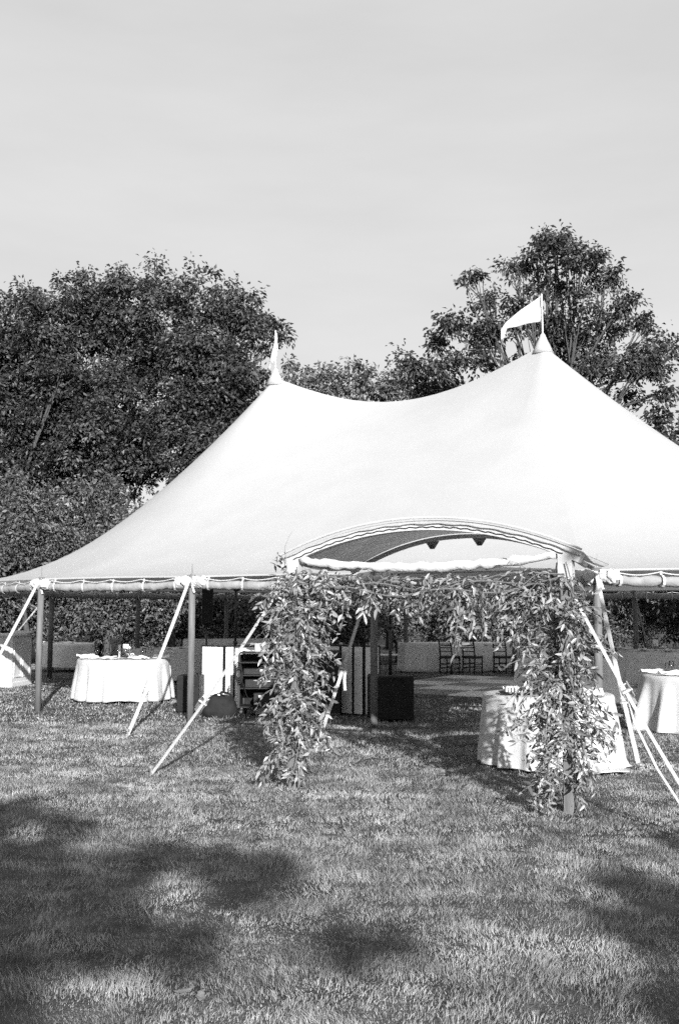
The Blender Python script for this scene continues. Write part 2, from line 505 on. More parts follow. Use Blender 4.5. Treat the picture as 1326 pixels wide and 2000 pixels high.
def forest():
    g = 'broadleaf trees behind the tent'
    D = 37.0
    # left wood
    b = [peak(20, 565, D, 1.6), peak(85, 550, D, 1.5), peak(-60, 570, D, 2.0), peak(-130, 620, D, 2.2)] + lobes(0, D, 12.5, 4.0, 4.0, 30, 11, 2.2, 1.15, .8)
    make_tree('oak_tree', 'dark spreading oak cut by the left edge behind the tent', 'tree', spot(10, D), b, 56000, 0.165, 21, trunk_r=.24, group=g, shell=.72, per=70, flat=.5, clump_r=.5, even=True)
    oak0 = bpy.data.objects.get('oak_tree')
    b = [peak(160, 520, D + 1, 1.5), peak(225, 525, D + 1, 1.4), peak(275, 538, D + 1, 1.2), peak(120, 560, D + 1, 1.4), peak(205, 740, D - .5, 1.3), peak(240, 800, D - .5, 1.3), peak(165, 810, D - .5, 1.2), peak(230, 700, D, 1.1)] + lobes(200, D + 1, 13.4, 4.5, 3.6, 30, 12, 2.2, 1.1, .8)
    make_tree('oak_tree', 'broad dark oak with a rounded top, second from the left edge', 'tree', spot(195, D + 1), b, 56000, 0.165, 22, trunk_r=.25, group=g, shell=.72, per=70, flat=.5, clump_r=.5, even=True)
    b = [peak(335, 497, D - 2, 1.05), peak(395, 522, D - 2, 1.1), peak(450, 545, D - 2, .95), peak(485, 580, D - 2, .8), peak(520, 618, D - 2, .62), peak(310, 560, D - 2, 1.0), peak(400, 640, D - 2, 1.2), peak(470, 680, D - 2, 1.0), peak(350, 720, D - 2, 1.2), peak(440, 790, D - 2, 1.2)] + lobes(395, D - 2, 12.6, 3.0, 2.5, 28, 13, 1.6, .9, .8)
    make_tree('oak_tree', 'dark oak leaning right, its leafy twigs above the small edge-on pennant', 'tree', spot(375, D - 2), b, 52000, 0.16, 23, trunk_r=.2, group=g, shell=.65, per=70, flat=.5, clump_r=.5, even=True)
    # understorey in front of it
    for (px, dep, zt, zb, hw, nl, sd, lab) in (
            (60, 33.0, 6.9, 0.4, 2.6, 15000, 31, 'low pale bushy tree under the oaks at the left edge'),
            (215, 33.5, 6.4, 0.4, 2.4, 14000, 32, 'low bushy tree left of the roof slope, under the round oak'),
            (340, 34.0, 6.0, 0.5, 2.0, 11000, 33, 'small bushy tree half hidden by the left roof slope'),
            (-90, 34.0, 7.5, 0.4, 2.6, 9000, 34, 'low bushy tree mostly cut by the left edge')):
        make_tree('understory_tree', lab, 'tree', spot(px, dep), lobes(px, dep, zt, zb, hw, 13, sd, 1.6, 1.15), int(nl * 1.5), 0.14, sd, 'leaf_pale', .1, 'bushy understorey trees at the left')
    # low distant trees between the peaks
    D2 = 47.0
    for (px, tops, zb, hw, nl, sd, lab) in (
            (585, [(560, 690, 1.0), (590, 698, 1.0), (625, 708, 1.0)], 4, 1.9, 9000, 41, 'distant rounded treetop just right of the edge-on pennant'),
            (680, [(650, 712, 1.0), (682, 690, .8), (705, 715, 1.0)], 4, 1.8, 9000, 42, 'distant treetop with a small pointed crest in the roof dip'),
            (760, [(735, 715, 1.1), (765, 705, .8), (790, 725, .9)], 4, 1.7, 9000, 43, 'distant treetop at the lowest point of the roof dip')):
        b = [peak(x, y, D2, rr) for x, y, rr in tops] + lobes(px, D2, 9.3, zb, hw, 8, sd, 1.6, 1.4)
        make_tree('distant_tree', lab, 'tree', spot(px, D2), b, nl, 0.22, sd, 'leaf_pale', .14, 'distant trees between the tent peaks')
    # right oak: airy, with sky between the boughs
    D3 = 35.0
    P = [(1075, 430, .8), (1110, 438, .8), (1045, 470, .75), (1150, 458, .85), (1000, 480, .7), (1195, 495, .9), (925, 508, .55), (950, 540, .8), (1235, 545, .75), (1095, 500, 1.1), (1150, 540, 1.1), (1040, 540, 1.0),
         (870, 600, .55), (905, 595, .75), (955, 620, .7), (1010, 600, .8), (1200, 590, .9), (1265, 600, .55), (1080, 590, .9), (1140, 620, .8), (890, 665, .7), (940, 670, .6), (1300, 640, .5), (1265, 665, .75), (1215, 680, .8), (1160, 690, .7), (1290, 700, .5), (1240, 740, .6), (1175, 750, .5), (850, 690, .5), (862, 640, .5), (1320, 655, .45), (1308, 745, .45), (1225, 800, .5)]
    b = [peak(1085, 422, D3, .5)] + [peak(x, y, D3 + random.uniform(-1.6, 1.6), rr * 0.74) for x, y, rr in P] + [peak(1085, 720, D3 + .5, .8), peak(1010, 700, D3 + .5, .8)] + lobes(1085, D3, 13.2, 6.2, 3.6, 15, 54, 2.0, .6, .9)
    make_tree('oak_tree', 'tall airy oak with sky showing through, behind the triangular pennant', 'tree', spot(1095, D3), b, 22000, 0.17, 51, trunk_r=.17, group=g, droop=.7, clump_r=.40, per=40, shell=.3, fork=.45, flat=.7, even=True)
    b = [peak(795, 680, 37, .5), peak(822, 695, 37, .6), peak(850, 715, 37, .65), peak(880, 728, 37, .6), peak(815, 735, 37, .6), peak(860, 770, 37, .8)] + lobes(840, 37, 7.4, 3, 1.4, 6, 52, 1.0, .9)
    make_tree('oak_tree', 'small loose tree left of the tall airy oak, above the roof', 'tree', spot(840, 37), b, 8000, 0.18, 52, trunk_r=.12, group=g, droop=.6, clump_r=.42, per=30, shell=.35)
    b = [peak(1290, 770, 33, .5), peak(1310, 800, 33, .7), peak(1340, 810, 33, 1.0), peak(1265, 835, 33, .6), peak(1390, 790, 33, 1.1)] + lobes(1350, 33, 6.6, .5, 2.2, 12, 53, 1.4, 1.1)
    make_tree('understory_tree', 'dark bushy tree low at the right edge above the roof', 'tree', spot(1350, 33), b, 9000, 0.2, 53, 'leaf', .12)
    # the wood round the clearing, unseen: oaks added to cut sky fill in the shade
    side = [(-15, 1, 'left of the lawn, nearest the photographer'), (-16, 10, 'left of the lawn, level with the entrance'), (-17, 20, 'left of the lawn, beside the bar'), (18, -3, 'right of the lawn, nearest the photographer'), (17.5, 7, 'right of the lawn, level with the entrance'), (18.5, 17, 'right of the lawn, beside the tent end'), (17, 27, 'right of the tent end, by the hedge line'),
            (-17, -30, 'far behind the photographer, leftmost'), (-7, -33, 'far behind the photographer, second from the left'), (4, -34, 'far behind the photographer, third from the left'), (15, -32, 'far behind the photographer, rightmost')]
    for k, (x, y, w) in enumerate(side):
        c = copy_tree(oak0, (x, y, 0), 1.3 * k, 'oak outside the picture, ' + w)
        q = .82 if y < -20 else 1.0
        c.scale = (q * 1.1, q * 1.1, q)
        c['group'] = 'oaks round the clearing'
    # shrubs seen under the tent roof
    r = np.random.default_rng(77)
    xs = np.linspace(-60, 1400, 22)
    names = ['far left edge', 'bar', 'left front pole', 'grey table at the far left', 'sunlit left table', 'strap beside the sunlit left table', 'card on the sunlit left table', 'second front pole', 'tall column speaker', 'white booth panels', 'rolling rack', 'left leafy post', 'gap right of the left leafy post', 'unlit middle pole', 'right subwoofer pole', 'left end of the head table', 'first chair', 'second chair', 'right leafy post', 'right front pole', 'far right pole', 'right edge']
    for k, px in enumerate(xs):
        dep = r.uniform(33.5, 35.5)
        h = r.uniform(2.7, 3.5); hw = r.uniform(.9, 1.25)
        make_tree('shrub', 'wild shrub beyond the tent, behind the ' + names[k], 'shrub', spot(px, dep), lobes(px, dep, h, 0.0, hw, 7, 200 + k, .9, .75, .9), 3600, 0.13, 300 + k, 'leaf_pale', .05, 'wild shrubs beyond the tent', limbs=False, clump_r=.4, per=40)
    dk = np.linspace(-260, 1620, 9)
    nm = ['left of the frame edge', 'behind the bar', 'behind the sunlit left table', 'behind the column speaker', 'behind the left leafy post', 'behind the unlit middle pole', 'behind the chairs', 'behind the right leafy post', 'behind the right tables']
    for k, px in enumerate(dk):
        dep = 38.5 + r.uniform(-.6, .6)
        make_tree('thicket_tree', 'dense dark thicket tree deep in the wood ' + nm[k], 'tree', spot(px, dep), lobes(px, dep, 5.2 if px > 560 else 7.5, 0.0, 2.6, 12, 400 + k, 1.2, 1.3, .9), 7000, 0.22, 500 + k, 'leaf', .12, 'thicket behind the hedge line', limbs=False, clump_r=.6)
forest()

def shade_trees():
    """Trees behind the photographer whose boughs shade the foreground lawn."""
    k = 1 / math.tan(SUN_EL)
    r = np.random.default_rng(5)
    def bough(gx, gy, rx, ry, h, q=1.0):
        rx, ry = rx * q, ry * q
        return (gx + SUN_AZ.x * k * h, gy + SUN_AZ.y * k * h, h, rx, ry * .5, ry * .55 / k)
    def gp(px, py, rx, ry):
        """a patch of shade: its place on the lawn and its half sizes in metres"""
        d = CAM_H * CAM_F / (py - 1194.5)
        rx, ry = rx * .95, ry * 1.15
        return ((px - 663) / CAM_F * d, d, rx / CAM_F * d, ry * d * d / (CAM_H * CAM_F))
    A = [gp(*q) for q in ((20, 1590, 50, 30), (60, 1690, 80, 40), (180, 1685, 90, 35), (300, 1668, 60, 20), (420, 1672, 60, 15), (520, 1685, 50, 12), (120, 1750, 110, 40), (250, 1755, 50, 30), (60, 1820, 90, 40), (190, 1815, 80, 30), (310, 1822, 50, 20), (385, 1830, 40, 20), (30, 1900, 60, 35), (0, 1970, 60, 40), (-60, 1700, 100, 100), (-80, 1850, 100, 100), (470, 1730, 30, 8), (150, 1600, 40, 8))]
    B = [gp(*q) for q in ((700, 1808, 42, 12), (770, 1822, 36, 10), (690, 1850, 32, 8))]
    Cc = [gp(*q) for q in ((1215, 1705, 45, 14), (1280, 1725, 60, 22), (1195, 1765, 35, 10), (1300, 1790, 55, 24), (1225, 1805, 35, 10), (1330, 1750, 70, 40), (1280, 1930, 60, 28), (1340, 1940, 60, 40), (1310, 1630, 40, 12), (855, 1405, 70, 14), (900, 1412, 55, 12), (820, 1422, 40, 10), (930, 1400, 40, 9))]  # last four patches: boughs added to keep sun off the grass by the canopy
    def ragged(Q, n):
        out = list(Q)
        for (gx, gy, rx, ry) in Q:
            for _ in range(n):
                w = r.uniform(0, 2 * PI); q = r.uniform(.9, 1.45); f = r.uniform(.16, .38)
                out.append((gx + math.cos(w) * rx * q, gy + math.sin(w) * ry * q, rx * f, ry * f))
        return out
    A = ragged([(x, y, rx * .92, ry * .9) for x, y, rx, ry in A], 4); B = ragged(B, 4); Cc = ragged(Cc, 3)
    b = [bough(*q, r.uniform(5.6, 6.8), 1.1) for q in A] + [bough(-5.5 + r.normal() * 1.0, 6.5 + r.normal() * 1.2, 1.0, 1.8, r.uniform(5.5, 7.5)) for _ in range(5)]
    make_tree('oak_tree', 'oak behind the photographer shading the left foreground lawn', 'tree', (-3.5, -12.5, 0), b, 50000, 0.11, 61, trunk_r=.12, clump_r=.08, per=25, limbs=False, shell=.02, even=True)
    b = [bough(*q, r.uniform(5.6, 6.4)) for q in B + Cc] + [bough(5 + r.normal() * .8, 6.0 + r.normal() * 1.0, .8, 1.4, r.uniform(5.5, 7.0)) for _ in range(3)]
    make_tree('oak_tree', 'oak behind the photographer shading the right foreground lawn', 'tree', (7.5, -12.0, 0), b, 18000, 0.10, 62, trunk_r=.12, clump_r=.07, per=25, limbs=False, shell=.02, even=True)
shade_trees()

# ------------------------------------------------------------------ tent
EAVE = 2.16
PEAK_A, PEAK_B = -0.29, 5.77                                           # t of the two masts
PZ = 6.72
MID_N = 6.4
outline = [(-3.09, 0), (0, 0), (3.09, 0), (6.18, 0), (8.9, 1.0), (11.0, 3.4), (12.2, 6.4), (12.0, 9.4), (10.9, 11.9), (9.1, 13.2), (6.03, 13.4), (2.94, 13.4), (-.15, 13.4), (-3.2, 13.2), (-5.7, 12.0), (-7.2, 9.4), (-7.7, 6.2), (-7.1, 3.0), (-5.5, .7)]

def ratchet(mb, p, t, w):
    """a small over-centre buckle: two side plates, a drum and a handle, at p along strap direction t"""
    side = Vector(w).normalized(); t = t.normalized(); up = side.cross(t).normalized()
    R = Matrix((side, t, up)).transposed().to_4x4(); R.translation = p
    mb.box((-.04, -.07, -.012), (-.032, .07, .03), R); mb.box((.032, -.07, -.012), (.04, .07, .03), R)
    mb.tube([R @ Vector((-.045, 0, .012)), R @ Vector((.045, 0, .012))], .02, 10)
    mb.box((-.03, .02, .026), (.03, .12, .036), R)
    mb.tube([R @ Vector((-.036, -.06, .01)), R @ Vector((.036, -.06, .01))], .008, 8)
    return mb

def guy(parent, top, foot, w=0.046, ratchet_at=0.7, wdir=(1, 0.15, 0), tail=False, stake=True, lower=None):
    s = MB()
    top, foot = Vector(top), Vector(foot)
    wdir = (foot - top).cross(Vector((foot.x * .6, 12, 0))).normalized()
    pts = [top.lerp(foot, k / 8.0) + Vector((0, 0, -0.05 * math.sin(PI * k / 8.0))) for k in range(9)]
    s.strip(pts, wdir, w, .004)
    o = s.build('guy_strap', 'webbing', parent)
    if ratchet_at:
        p = top.lerp(foot, ratchet_at) + Vector((0, 0, -.03))
        q = ratchet(MB(), p, foot - top, wdir); q.build('ratchet', 'steel', o)
        if tail:
            tl = MB(); a = p + Vector((0, -.02, .02))
            tl.strip([a, a + Vector((.03, -.03, .05)), a + Vector((.035, -.03, -.03)), a + Vector((.02, -.02, -.16)), a + Vector((.03, -.01, -.3))], wdir, w * .9, .004)
            tl.build('strap_tail', 'webbing', o)
    if stake:
        k = MB(); k.tube([foot + Vector((0, 0, -.15)), foot + Vector((0, 0, .07))], .014, 8)
        k.lathe([(.014, 0), (.03, .004), (.03, .02), (.012, .03)], foot + Vector((0, 0, .06)), 10)
        k.build('stake', 'steel', o)
    return o

def ridge_z(t):
    u = (t - PEAK_A) / (PEAK_B - PEAK_A)
    return PZ - 0.80 * 4 * u * (1 - u) * (0.80 + 0.2 * 4 * u * (1 - u))

def build_tent():
    tent = thing('pole_tent', 'large white sailcloth pole tent with two peaks and pennants', 'tent', T(2.7, 0))
    # roof: from the ridge / masts out to the eave, sagging like stretched cloth
    sub = 8
    ring = []
    n = len(outline)
    for i in range(n):
        a, b = outline[i], outline[(i + 1) % n]
        for k in range(sub):
            u = k / sub
            t_, n_ = a[0] + (b[0] - a[0]) * u, a[1] + (b[1] - a[1]) * u
            pull = 0.10 * 4 * u * (1 - u)                               # the edge draws in between poles
            cx, cn = min(max(t_, PEAK_A), PEAK_B), MID_N
            dv = Vector((cx - t_, cn - n_)); dv.normalize()
            ring.append((t_ + dv.x * pull, n_ + dv.y * pull, EAVE + 0.015 * 4 * u * (1 - u)))
    rows = 26
    P = []
    for j in range(rows + 1):
        s = j / rows
        row = []
        kk_ = np.exp(-0.5 * (np.arange(-16, 17) / 7.0) ** 2); kk_ /= kk_.sum()
        ra = np.array(ring)
        rs = np.stack([np.convolve(np.concatenate([ra[-16:, q], ra[:, q], ra[:16, q]]), kk_, 'valid') for q in range(3)], 1)
        rr_ = [tuple(v) for v in (rs + (ra - rs) * s ** 5)]
        for (t_, n_, ez) in rr_ + rr_[:1]:
            rt = min(max(t_, PEAK_A), PEAK_B)
            rz = ridge_z(rt)
            # near the mast the cloth pinches to a cone
            q = 1.42
            g = (1 - s) ** q
            row.append(T(rt + (t_ - rt) * s, MID_N + (n_ - MID_N) * s, ez + (rz - ez) * g))
        P.append(row)
    for j, row in enumerate(P):                                         # the cloth rounds off every crease between panels
        s = j / rows
        z = np.array([p.z for p in row[:-1]])
        ker = np.exp(-0.5 * (np.arange(-12, 13) / 5.0) ** 2); ker /= ker.sum()
        zs = np.convolve(np.concatenate([z[-12:], z, z[:12]]), ker, 'valid')
        w = min(1.0, 5 * s) * min(1.0, 6 * (1 - s))
        for k in range(len(row)):
            kk = k % len(z)
            row[k] = Vector((row[k].x, row[k].y, z[kk] + (zs[kk] - z[kk]) * w * .8))
    roof = MB().grid(P).build('roof', 'canvas', tent, smooth=True)
    # doubled hem along the eave
    hem = MB()
    hem.tube([T(t_, n_, z - 0.012) for (t_, n_, z) in ring + ring[:1]], .016, 6, False)
    hem.build('hem', 'canvas', roof)
    # mast caps
    for tm in (PEAK_A, PEAK_B):
        z = ridge_z(tm)
        c = T(tm, MID_N, z)
        cap = MB(); cap.lathe([(.21, -.17), (.14, -.02), (.085, .10), (.05, .19), (.03, .22)], c, 16)
        cap.build('mast_cap', 'canvas', tent, smooth=True)
        MB().tube([T(tm, MID_N, -.05), T(tm, MID_N, z)], .075, 12).build('centre_mast', 'wood', tent, smooth=True)
    # side poles, their caps and the rolled-up walls
    r = np.random.default_rng(9)
    for i, (t_, n_) in enumerate(outline):
        foot, head = T(t_, n_, -.05), T(t_, n_, EAVE + .02)
        far = n_ > 5
        pole = MB().tube([foot, foot.lerp(head, .5) + Vector((r.normal() * .008, r.normal() * .008, 0)), head], .052 if not far else .06, 12).build('side_pole', 'wood', tent, smooth=True)
        MB().tube([head, head + Vector((0, 0, .17))], [.012, .007], 6).build('pole_pin', 'steel', pole)
        # rolled wall of the bay to the next pole
        b = outline[(i + 1) % n]
        A, Bv = T(t_, n_, EAVE - .125), T(b[0], b[1], EAVE - .125)
        K = 40
        pts, rad = [], []
        for k in range(K + 1):
            u = k / K
            sag = .03 * 4 * u * (1 - u)
            pinch = 1 - .16 * abs(math.sin(u * PI * 5)) ** 6 if True else 1
            pts.append(A.lerp(Bv, u) + Vector((r.normal() * .004, r.normal() * .004, -sag + r.normal() * .006)))
            rad.append((.068 + r.normal() * .006) * (1 - .22 * math.exp(-((u * 5) % 1 - .5) ** 2 / .004)))
        roll = MB().tube(pts, rad, 12).build('rolled_wall', 'canvas_roll', tent, smooth=True)
        for j in range(5):                                              # ties
            u = (j + .5) / 5
            c = A.lerp(Bv, u) + Vector((0, 0, -.03 * 4 * u * (1 - u)))
            ax = (Bv - A).normalized(); up = Vector((0, 0, 1)); sd = ax.cross(up)
            tie = MB()
            loop = [c + (up * math.cos(w) + sd * math.sin(w)) * .078 + ax * (.035 * math.sin(w)) for w in np.linspace(0, 2 * PI, 13)]
            tie.strip(loop, ax, .03, .006)
            tie.strip([c + up * .07, c + up * .11, c + up * .125], ax, .03, .006)
            tie.build('tie', 'white_cloth', roll)
        # scalloped lacing rope between ties
        lace = []
        for k in range(41):
            u = k / 40
            lace.append(A.lerp(Bv, u) + Vector((0, 0, .085 - .035 * abs(math.cos(u * PI * 5)))) - TN * (.075 if n_ < 1 else -.075))
        MB().tube(lace, .008, 5).build('lacing_rope', 'white_cloth', roll)
        # bunched cloth tied round the pole head
        wrap = MB()
        for (dx, rr) in ((-.2, .085), (-.09, .07), (.08, .09), (.21, .075)):
            c = T(t_, n_, EAVE - .09) + (Bv - A).normalized() * dx - TN * (.03 if n_ < 6 else -.03)
            N8 = 10
            for a in range(1):
                vs_, fs = [], []
                for p in range(7):
                    for q in range(N8):
                        th = PI * p / 6; ph = 2 * PI * q / N8
                        k = rr * (1 + r.normal() * .10)
                        vs_.append(c + Vector((math.sin(th) * math.cos(ph) * k * 1.1, math.sin(th) * math.sin(ph) * k, math.cos(th) * k * 1.05)))
                for p in range(6):
                    for q in range(N8):
                        fs.append((p * N8 + q, p * N8 + (q + 1) % N8, (p + 1) * N8 + (q + 1) % N8, (p + 1) * N8 + q))
                wrap.add(vs_, fs)
        c = T(t_, n_, EAVE - .1)
        wrap.strip([c + Vector((.03, -.08, .1)), c + Vector((.02, -.1, -.06)), c + Vector((.05, -.1, -.15))], (1, 0, 0), .03, .006)
        wrap.build('pole_wrap', 'white_cloth', pole)
    # guy straps
    top = EAVE - .02
    guy(tent, T(6.18, -.05, top), (-5.95, 17.4, 0), ratchet_at=.75)
    guy(tent, T(3.09, -.05, top), (-2.78, 14.37, 0), ratchet_at=.72)
    guy(tent, T(0, -.05, top), (-.28, 12.72, 0), ratchet_at=.55, w=.04, tail=True)
    guy(tent, T(-3.09, -.05, top), (3.11, 11.3, 0), w=.046, ratchet_at=.68)
    guy(tent, T(-5.5, .7, top), T(-6.6, -1.3), ratchet_at=.7)
    for (t_, n_), (ft, fn) in ((outline[6], (14.2, 6.0)), (outline[7], (14.0, 10.4)), (outline[8], (12.2, 13.6)), (outline[9], (9.9, 15.2)), (outline[12], (-.15, 15.4))):
        guy(tent, T(t_, n_, top), T(ft, fn), ratchet_at=.6, tail=False)
    # pennants
    for tm, yaw, kind in ((PEAK_A, 0, 'open'), (PEAK_B, 0, 'edge')):
        z = ridge_z(tm); c = T(tm, MID_N, z + .2)
        H = .80 if kind == 'open' else .86
        st = MB().tube([c, c + Vector((-.01, 0, H))], .017, 8)
        sto = st.build('flagstaff', 'wood' if kind == 'x' else 'white_cloth', tent)
        rows_, cols = 10, 14
        P = []
        for i in range(rows_ + 1):
            v = i / rows_
            row = []
            for j in range(cols + 1):
                u = j / cols
                if kind == 'open':
                    # triangular pennant drooping to the left, tail hanging
                    zt, zb = H - .02, H - .52
                    x = -.80 * u; tz = zt - .60 * u ** 1.05; bz = zb - .16 * u ** .8
                    if u > .85: tz -= (u - .85) * .4; bz -= (u - .85) * 2.4
                    if bz > tz - .03: bz = tz - .03
                    zz = tz + (bz - tz) * v
                    yy = .05 * math.sin(u * 9 + v * 2) + .02 * math.sin(v * 7 + u * 3)
                    row.append(c + Vector((x, yy, zz)))
                else:
                    zt = H - .02
                    tz = zt - .80 * u; bz = zt - .42 - .46 * u
                    if bz > tz - .02: bz = tz - .02
                    row.append(c + Vector((-.15 * u + .06 * v * (1 - u) + .015 * math.sin(v * 6 + u * 4), -.03 + .08 * u + .05 * math.sin(u * 8), tz + (bz - tz) * v)))
            P.append(row)
        fl = MB().grid(P).build('pennant', 'white_cloth', sto, smooth=True)
        so = fl.modifiers.new('thick', 'SOLIDIFY'); so.thickness = .004
    return tent
build_tent()

# ------------------------------------------------------------------ entrance canopy (barrel hood on two front posts)
HL, HR = Vector((-.42, 10.17, 0)), Vector((1.89, 8.98, 0))             # front posts
BL, BR = T(0.05, -.3), T(-3.0, -.3)                                     # back ends, just short of the eave
HZ, HRISE = 2.08, .315
def arc_pt(L, R, u, z0, rise, over):
    ax = (R - L); w = ax.length; ax = ax.normalized()
    x = -over + (w + 2 * over) * u
    k = 2 * u - 1
    return L + ax * x + Vector((0, 0, z0 + rise * (1 - abs(k) ** 2.05)))

def build_hood():
    hood = thing('entrance_canopy', 'arched white entrance canopy with aluminium arch joined to the tent', 'canopy', (HL + HR) / 2)
    ax = (HR - HL).normalized(); fw = Vector((-ax.y, ax.x, 0))          # towards the tent
    if fw.y < 0: fw = -fw
    for p in (HL, HR, T(-2.78, -.12)):
        mb = MB(); R = Matrix.Rotation(math.atan2(ax.y, ax.x), 4, 'Z'); R.translation = p
        mb.box((-.045, -.045, -.05), (.045, .045, HZ + .02), R, .008)
        post = mb.build('post', 'wood', hood)
        fx = MB(); fx.box((-.06, -.055, HZ - .16), (.06, .055, HZ + .04), R, .006); fx.build('bracket', 'alu', post)
    # arch beam: a box section bent to a bow, plus a second one at the back
    for nm, L, R_, z0, rise, th, dep in (('front_arch', HL, HR, HZ, HRISE, .075, .10), ('rear_arch', BL, BR, EAVE + .0, .44, .05, .06)):
        a2 = (R_ - L).normalized(); f2 = Vector((-a2.y, a2.x, 0))
        if f2.y < 0: f2 = -f2
        vs_, fs = [], []
        K = 40
        for k in range(K + 1):
            u = k / K
            c = arc_pt(L, R_, u, z0, rise, .13)
            tg = (arc_pt(L, R_, min(u + .01, 1), z0, rise, .13) - arc_pt(L, R_, max(u - .01, 0), z0, rise, .13)).normalized()
            nr = tg.cross(f2); nr = nr if nr.z > 0 else -nr
            for sa, sb in ((0, 0), (1, 0), (1, 1), (0, 1)):
                vs_.append(c + f2 * (dep * (sa - .5)) + nr * (th * (sb - .5)))
        for k in range(K):
            for q in range(4):
                q2 = (q + 1) % 4
                fs.append((k * 4 + q, k * 4 + q2, k * 4 + 4 + q2, k * 4 + 4 + q))
        fs += [(0, 1, 2, 3), (K * 4 + 3, K * 4 + 2, K * 4 + 1, K * 4)]
        MB().add(vs_, fs).build(nm, 'alu', hood)
    # purlins
    for u in (0.02, .98):
        a, b = arc_pt(HL, HR, u, HZ, HRISE, .1), arc_pt(BL, BR, u, EAVE, .44, .1)
        MB().tube([a, b], .03, 8).build('side_rail', 'alu', hood, smooth=True)
    # fabric hood, slightly sagging between the arches, its front lip lapped over the arch
    rows_, cols = 18, 44
    P = []
    for i in range(-2, rows_ + 1):
        v = max(i, 0) / rows_
        row = []
        for j in range(cols + 1):
            u = j / cols
            a = arc_pt(HL, HR, u, HZ + .052, HRISE, .15); b = arc_pt(BL, BR, u, EAVE + .045, .44, .12 + .2 * u)
            p = a.lerp(b, v)
            p.z -= .06 * math.sin(PI * v) * (1 + .3 * math.sin(u * 9))
            if i < 0:
                p = p - fw * (.06 + .008 * -i) + Vector((0, 0, -.018 * -i + (.006 * math.sin(u * 70) if i == -2 else 0)))
            row.append(p)
        P.append(row)
    fab = MB().grid(P).build('hood_fabric', 'hood', hood, smooth=True)
    sd = fab.modifiers.new('thick', 'SOLIDIFY'); sd.thickness = .004
    # grey edge piping on top of the lip and the dark gap line beneath it
    MB().tube([arc_pt(HL, HR, k / 60, HZ + .072, HRISE, .15) - fw * .062 for k in range(61)], .011, 6).build('edge_piping', 'alu', fab)
    MB().tube([arc_pt(HL, HR, .04 + .92 * k / 80, HZ - .012 + .005 * math.sin(k * 1.9), HRISE, .1) - fw * .053 for k in range(81)], .0055, 5).build('lacing_cord', 'dark_metal', fab)
    # flap: back edge of the hood hanging in two grommet tabs
    for u in (.36, .56):
        c = arc_pt(BL, BR, u, EAVE - .02, .44, .12)
        tb = MB(); a2 = (BR - BL).normalized()
        tb.add([c - a2 * .10, c + a2 * .10, c + a2 * .03 - Vector((0, 0, .10)), c - a2 * .03 - Vector((0, 0, .10)),
                c - a2 * .10 - fw * .006, c + a2 * .10 - fw * .006, c + a2 * .03 - Vector((0, 0, .10)) - fw * .006, c - a2 * .03 - Vector((0, 0, .10)) - fw * .006],
               [(0, 1, 2, 3), (7, 6, 5, 4), (0, 4, 5, 1), (1, 5, 6, 2), (2, 6, 7, 3), (3, 7, 4, 0)])
        t1 = tb.build('grommet_tab', 'canvas_roll', hood)
        g = MB(); pc = c - Vector((0, 0, .07)) - fw * .012
        g.tube([pc + (a2 * math.cos(w) + Vector((0, 0, 1)) * math.sin(w)) * .02 for w in np.linspace(0, 2 * PI, 13)], .006, 5)
        g.build('grommet', 'dark_metal', t1)
    # white cloth roll swagged across the front
    pts, rad = [], []
    r = np.random.default_rng(4)
    for k in range(49):
        u = k / 48
        p = HL.lerp(HR, .03 + .94 * u) - fw * .02
        pts.append(Vector((p.x, p.y, HZ + .035 - .085 * 4 * u * (1 - u) + r.normal() * .006)))
        rad.append(.034 + .010 * math.sin(u * PI) + r.normal() * .0055)
    MB().tube(pts, rad, 12).build('cloth_roll', 'white_cloth', hood, smooth=True)
    # guys of the canopy
    g = guy(hood, HL + Vector((-.03, -.04, HZ - .06)), (-1.88, 10.99, 0), ratchet_at=.62, w=.028, wdir=(.3, 1, .3))
    rt = Vector((2.66, 7.7, 0))
    guy(hood, HR + Vector((.07, .02, 1.76)), rt, ratchet_at=.40, w=.026, wdir=(.5, 1, .2), tail=False)
    a = (HR + Vector((.07, .02, 1.76))).lerp(rt, .41) + Vector((0, 0, -.05))
    s = MB(); s.strip([a, a + Vector((.03, -.06, -.2)), a + Vector((.14, -.25, -.52)), Vector((2.56, 7.6, .0))], (1, .3, .2), .022, .004)
    s.build('strap_tail', 'webbing', hood)
    return hood
build_hood()

